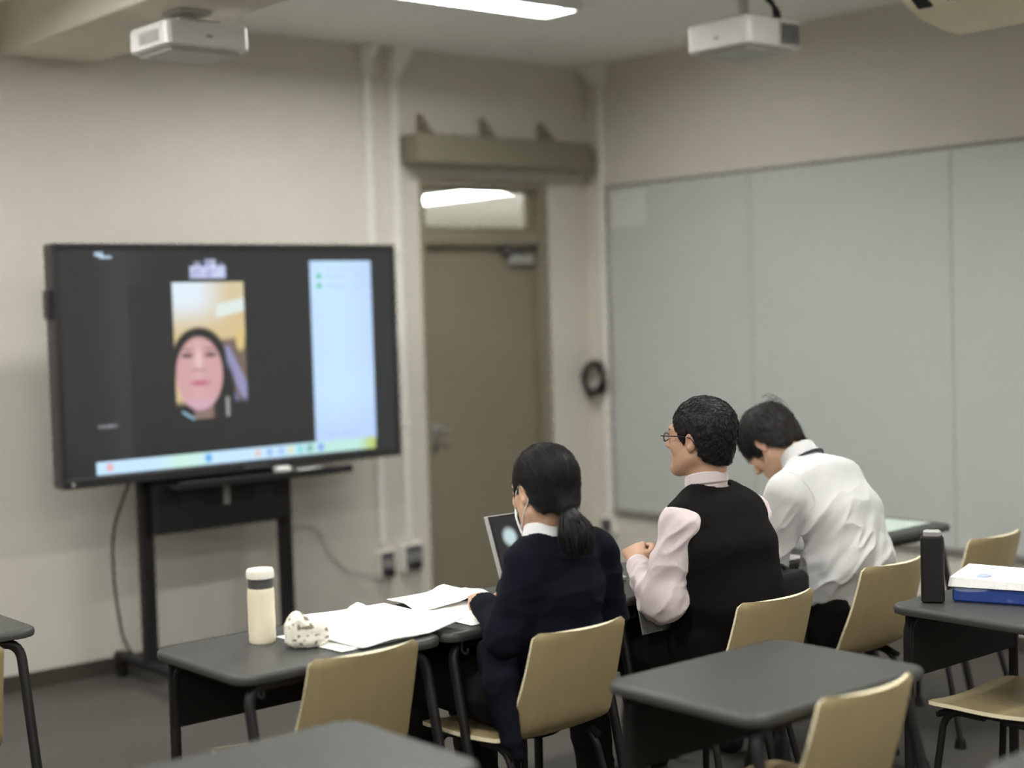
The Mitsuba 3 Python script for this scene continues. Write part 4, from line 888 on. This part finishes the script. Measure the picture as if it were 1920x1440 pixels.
for i in range(34):
    a = RNG.uniform(-1, 1); b0 = V(.010 * RNG.normal(), -.092 + .008 * RNG.normal(), .092 + .012 * RNG.normal()); hh = RNG.uniform(.6, 1.1)
    q = [b0, b0 + V(.004 * a, -.017, -.004) * hh, b0 + V(.006 * a, -.030, -.024) * hh, b0 + V(.010 * a, -.034, -.052) * hh, b0 + V(.012 * a, -.022, -.080) * hh]
    tuft.append(tube(q, [.0012, .0011, .0009, .0007, .0003], 4, False))
part(M3, 'hair', place(cat(capM, stM, *tuft), MO, MR), 'm_hair2', True, label='dark straight hair with a tuft sticking up')

# ================================================================== THINGS ON THE DESKS
def sheet(c, w, d, ang, z, wave=0.0, seed=0, lift=None, th=.0012, n=15):
    u, v = np.meshgrid(np.linspace(-.5, .5, n), np.linspace(-.5, .5, n), indexing='ij')
    x, y = u * w, v * d; h = wave * meshkit.noise(np.stack([u * 2.2 + seed, v * 2.2, 0 * u], -1), seed)
    if lift is not None: h = h + lift(u, v)
    ca, sa = math.cos(math.radians(ang)), math.sin(math.radians(ang))
    top = np.stack([c[0] + x * ca - y * sa, c[1] + x * sa + y * ca, z + h + th], -1).reshape(-1, 3); bot = top - V(0, 0, th); f = []
    for i in range(n - 1):
        for j in range(n - 1):
            a = i * n + j; b_ = a + n; f += [(a, b_, b_ + 1), (a, b_ + 1, a + 1), (a + n * n, b_ + 1 + n * n, b_ + n * n), (a + n * n, a + 1 + n * n, b_ + 1 + n * n)]
    rim = [i * n for i in range(n)] + [(n - 1) * n + j for j in range(1, n)] + [i * n + n - 1 for i in range(n - 2, -1, -1)] + [j for j in range(n - 2, 0, -1)]
    for i in range(len(rim)):
        a, b_ = rim[i], rim[(i + 1) % len(rim)]; f += [(a, a + n * n, b_ + n * n), (a, b_ + n * n, b_)]
    return trimesh.Trimesh(np.vstack([top, bot]), np.array(f), process=False)
ZT = DZ + .0004
single('paper_sheet', sheet((-3.755, -2.985), .26, .30, 3, ZT, .004, 1), 'm_paper', 'white printed sheet lying next to the pencil pouch', 'paper', True)
single('paper_sheet', sheet((-3.575, -2.80), .30, .25, -4, ZT + .002, .010, 2), 'm_paper', 'white printed sheet at the back of the desk with the bottle', 'paper', True)
single('booklet', sheet((-3.655, -3.010), .36, .28, 4, ZT + .006, .012, 3, lambda u, v: .045 * np.exp(-((u + .08 - v * .3) / .16) ** 2) * np.clip(v + .62, 0, 1) + .03 * np.clip(u - .15, 0, 1) * 2 * np.clip(.6 - v, 0, 1), .003), 'm_paper', 'open printed booklet with a raised fold and a curled corner', 'booklet', True)
single('paper_sheet', sheet((-3.245, -2.985), .40, .29, 2, ZT, .006, 4), 'm_paper', 'white printed sheet under the hand of the person in the navy sweater', 'paper', True)
single('paper_sheet', sheet((-3.28, -2.80), .28, .20, -8, ZT + .0035, .02, 5, lambda u, v: .02 * np.exp(-((u - .2) / .12) ** 2)), 'm_paper', 'bent white printed sheet lying in front of the laptop', 'paper', True)
single('paper_sheet', sheet((-2.075, -2.985), .24, .30, 4, ZT, .004, 6), 'm_paper', 'white sheet on the desk of the person in the white shirt', 'paper', True)
# bottle
k = thing('bottle', 'cream coloured steel drinking bottle with a dark band, standing on the desk', 'bottle')
cb = (-3.950, -2.868, DZ)
part(k, 'body', lathe([(0, 0), (.032, 0), (.0355, .004), (.0365, .02), (.0365, .140), (.0345, .150), (0, .150)], 40, cb), 'm_bottle', 40)
part(k, 'band', lathe([(0, .149), (.0335, .149), (.0335, .178), (0, .178)], 40, cb), 'm_darkgrey', 40, label='dark grey band')
part(k, 'cap', lathe([(0, .177), (.0372, .177), (.0378, .181), (.0375, .196), (.0345, .201), (0, .202)], 40, cb), 'm_lid', 40, label='pale cap')
# soft pencil pouch
k = thing('pencil_pouch', 'cream pencil pouch with small dark pattern, slumped beside the bottle', 'pouch')
ms = trimesh.creation.icosphere(4, 1.0); v = np.array(ms.vertices); q = np.sign(v) * np.abs(v) ** .75
q = q * V(.060, .044, .040); q[:, 2] = np.maximum(q[:, 2] + .038, .0005); q[:, 2] += .022 * np.exp(-((q[:, 0] + .030) / .022) ** 2) * (q[:, 2] > .03)
q += np.array(ms.vertex_normals) * (.010 * (meshkit.fbm(v * 2.4, 3, 4) - .5))[:, None]; q[:, 2] = np.maximum(q[:, 2], .0005)
ms.vertices = q; ms = rot(ms, -20); ms.apply_translation((-3.895, -3.005, DZ))
part(k, 'bag', ms, 'm_case', True)
part(k, 'zip', rot(tube([(-.055, -.012, .050), (-.03, -.006, .077), (-.005, 0, .068), (.03, .0, .066), (.056, .0, .048)], .003, 8), -20).apply_translation((-3.895, -3.005, DZ)), 'm_darkgrey', 50)
# laptop
k = thing('laptop', 'laptop with a dark screen, open behind the person in the navy sweater', 'laptop')
LX0, LX1, LYH = -3.005, -2.665, -2.745
part(k, 'base', bx(LX0, LX1, LYH - .225, LYH + .004, DZ + .001, DZ + .017, .004), 'm_grey')
part(k, 'keyboard', cat(*[bx(LX0 + .018 + i * .0218, LX0 + .036 + i * .0218, LYH - .025 - j * .020, LYH - .041 - j * .020, DZ + .0168, DZ + .0188) for i in range(14) for j in range(5)]), 'm_black', False)
labels[k + '__keyboard'] = {'kind': 'stuff'}
part(k, 'touchpad', bx(-2.89, -2.78, LYH - .21, LYH - .14, DZ + .0165, DZ + .0176), 'm_darkgrey', False)
lid = lambda m: rot(m, -20, (1, 0, 0), (0, LYH, DZ + .016))
part(k, 'lid', lid(bx(LX0, LX1, LYH - .001, LYH + .007, DZ + .018, DZ + .232, .003)), 'm_grey', label='silver grey lid')
part(k, 'bezel', lid(cat(bx(LX0 + .013, LX1 - .003, LYH - .0025, LYH, DZ + .022, DZ + .229))), 'm_black', False)
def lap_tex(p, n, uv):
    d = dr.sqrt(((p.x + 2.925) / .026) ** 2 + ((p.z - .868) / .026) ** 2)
    return mix((.010, .010, .011), (.42, .52, .54), smoothstep(-1.5, -.5, -d))  # blue-white reflection on the dark screen, painted in as a glow
lc = rot(trimesh.Trimesh([(0, LYH - .003, DZ + .125)], []), -20, (1, 0, 0), (0, LYH, DZ + .016)).vertices[0]
c8, s8 = math.cos(math.radians(20)), math.sin(math.radians(20))
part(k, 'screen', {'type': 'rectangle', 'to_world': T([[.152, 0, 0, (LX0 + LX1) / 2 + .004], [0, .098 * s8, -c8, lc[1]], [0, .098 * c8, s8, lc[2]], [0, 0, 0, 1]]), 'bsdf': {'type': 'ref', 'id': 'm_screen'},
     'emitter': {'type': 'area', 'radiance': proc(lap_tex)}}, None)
part(k, 'hinge', cat(cyl((LX0 + .04, LYH + .002, DZ + .017), (LX0 + .09, LYH + .002, DZ + .017), .005), cyl((LX1 - .09, LYH + .002, DZ + .017), (LX1 - .04, LYH + .002, DZ + .017), .005)), 'm_darkgrey')
# bag on the hook of the desk, folder on the lap
k = thing('shoulder_bag', 'black bag with a grey buckle hanging beside the person in the white shirt', 'bag')
part(k, 'bag', slab(lambda o: rrect(-2.290 + o, -2.133 - o, -3.275 + o, -3.205 - o, .02, 5), [(.012, .44), (0, .46), (.002, .60), (.006, .695), (.014, .712)]), 'm_black', 40)
part(k, 'flap', slab(lambda o: rrect(-2.294 + o, -2.129 - o, -3.281 + o, -3.203 - o, .02, 5), [(0, .60), (0, .70), (.012, .718)]), 'm_black', 40)
part(k, 'strap', tube(fillet([(-2.283, -3.24, .69), (-2.253, -3.20, .735), (-2.188, -3.185, .74), (-2.138, -3.235, .69)], .03), .008), 'm_black', 50)
part(k, 'buckle', bx(-2.270, -2.240, -3.290, -3.280, .57, .645, .004), 'm_grey'); part(k, 'tag', bx(-2.286, -2.273, -3.287, -3.280, .58, .63, .001), 'm_white', False)
k = single('folder', rot(bx(-2.865, -2.715, -3.235, -3.229, .615, .716, .001), -12, (1, 0, 0), (0, -3.23, .615)), 'm_grey', 'grey folder standing on the lap of the person in the black vest', 'folder', False)
# blue package with a white top
k = thing('package', 'long blue package with a white paper top, lying on the desk at right', 'package')
bb = lambda m: rot(m, 20, (0, 0, 1), (-2.294, -3.921, 0))
part(k, 'body', bb(bx(-2.294, -2.06, -4.26, -3.921, DZ + .0005, DZ + .048, .006)), 'm_blue', label='blue lower part')
part(k, 'lid', bb(cat(trimesh.Trimesh(*_hull([(-2.304, -4.265, DZ + .046), (-2.304, -3.912, DZ + .046), (-2.05, -4.265, DZ + .046), (-2.05, -3.912, DZ + .046), (-2.300, -4.262, DZ + .062), (-2.296, -3.916, DZ + .072), (-2.055, -4.262, DZ + .062), (-2.055, -3.916, DZ + .072)]), process=False))), 'm_paper', False, label='white top')
part(k, 'logo', bb(rot(lathe([(0, 0), (.030, 0), (.030, .001), (0, .001)], 32, (0, 0, 0)), -2.3, (1, 0, 0)).apply_translation((-2.235, -3.99, DZ + .0695))), 'm_navytext', False)
# black bottle
k = thing('bottle', 'tall black bottle with a grey lid and strap, beside the blue package', 'bottle')
tb = lambda m: rot(m, 35, (0, 0, 1), (-2.335, -3.885, 0))
part(k, 'body', tb(slab(lambda o: rrect(-2.359 + o, -2.311 - o, -3.918 + o, -3.852 - o, .015, 6), [(.006, DZ + .0005), (0, DZ + .006), (0, DZ + .185), (.006, DZ + .195)])), 'm_black', 40)
part(k, 'lid', tb(slab(lambda o: rrect(-2.354 + o, -2.316 - o, -3.910 + o, -3.860 - o, .010, 6), [(0, DZ + .194), (0, DZ + .205), (.006, DZ + .210)])), 'm_grey', 40, label='grey lid')
part(k, 'strap', tb(tube(fillet([(-2.315, -3.885, DZ + .18), (-2.285, -3.885, DZ + .15), (-2.272, -3.885, DZ + .07), (-2.295, -3.885, DZ + .05), (-2.31, -3.885, DZ + .08)], .02), .007)), 'm_black', 50)
# glossy clear folder on the desk by the whiteboard
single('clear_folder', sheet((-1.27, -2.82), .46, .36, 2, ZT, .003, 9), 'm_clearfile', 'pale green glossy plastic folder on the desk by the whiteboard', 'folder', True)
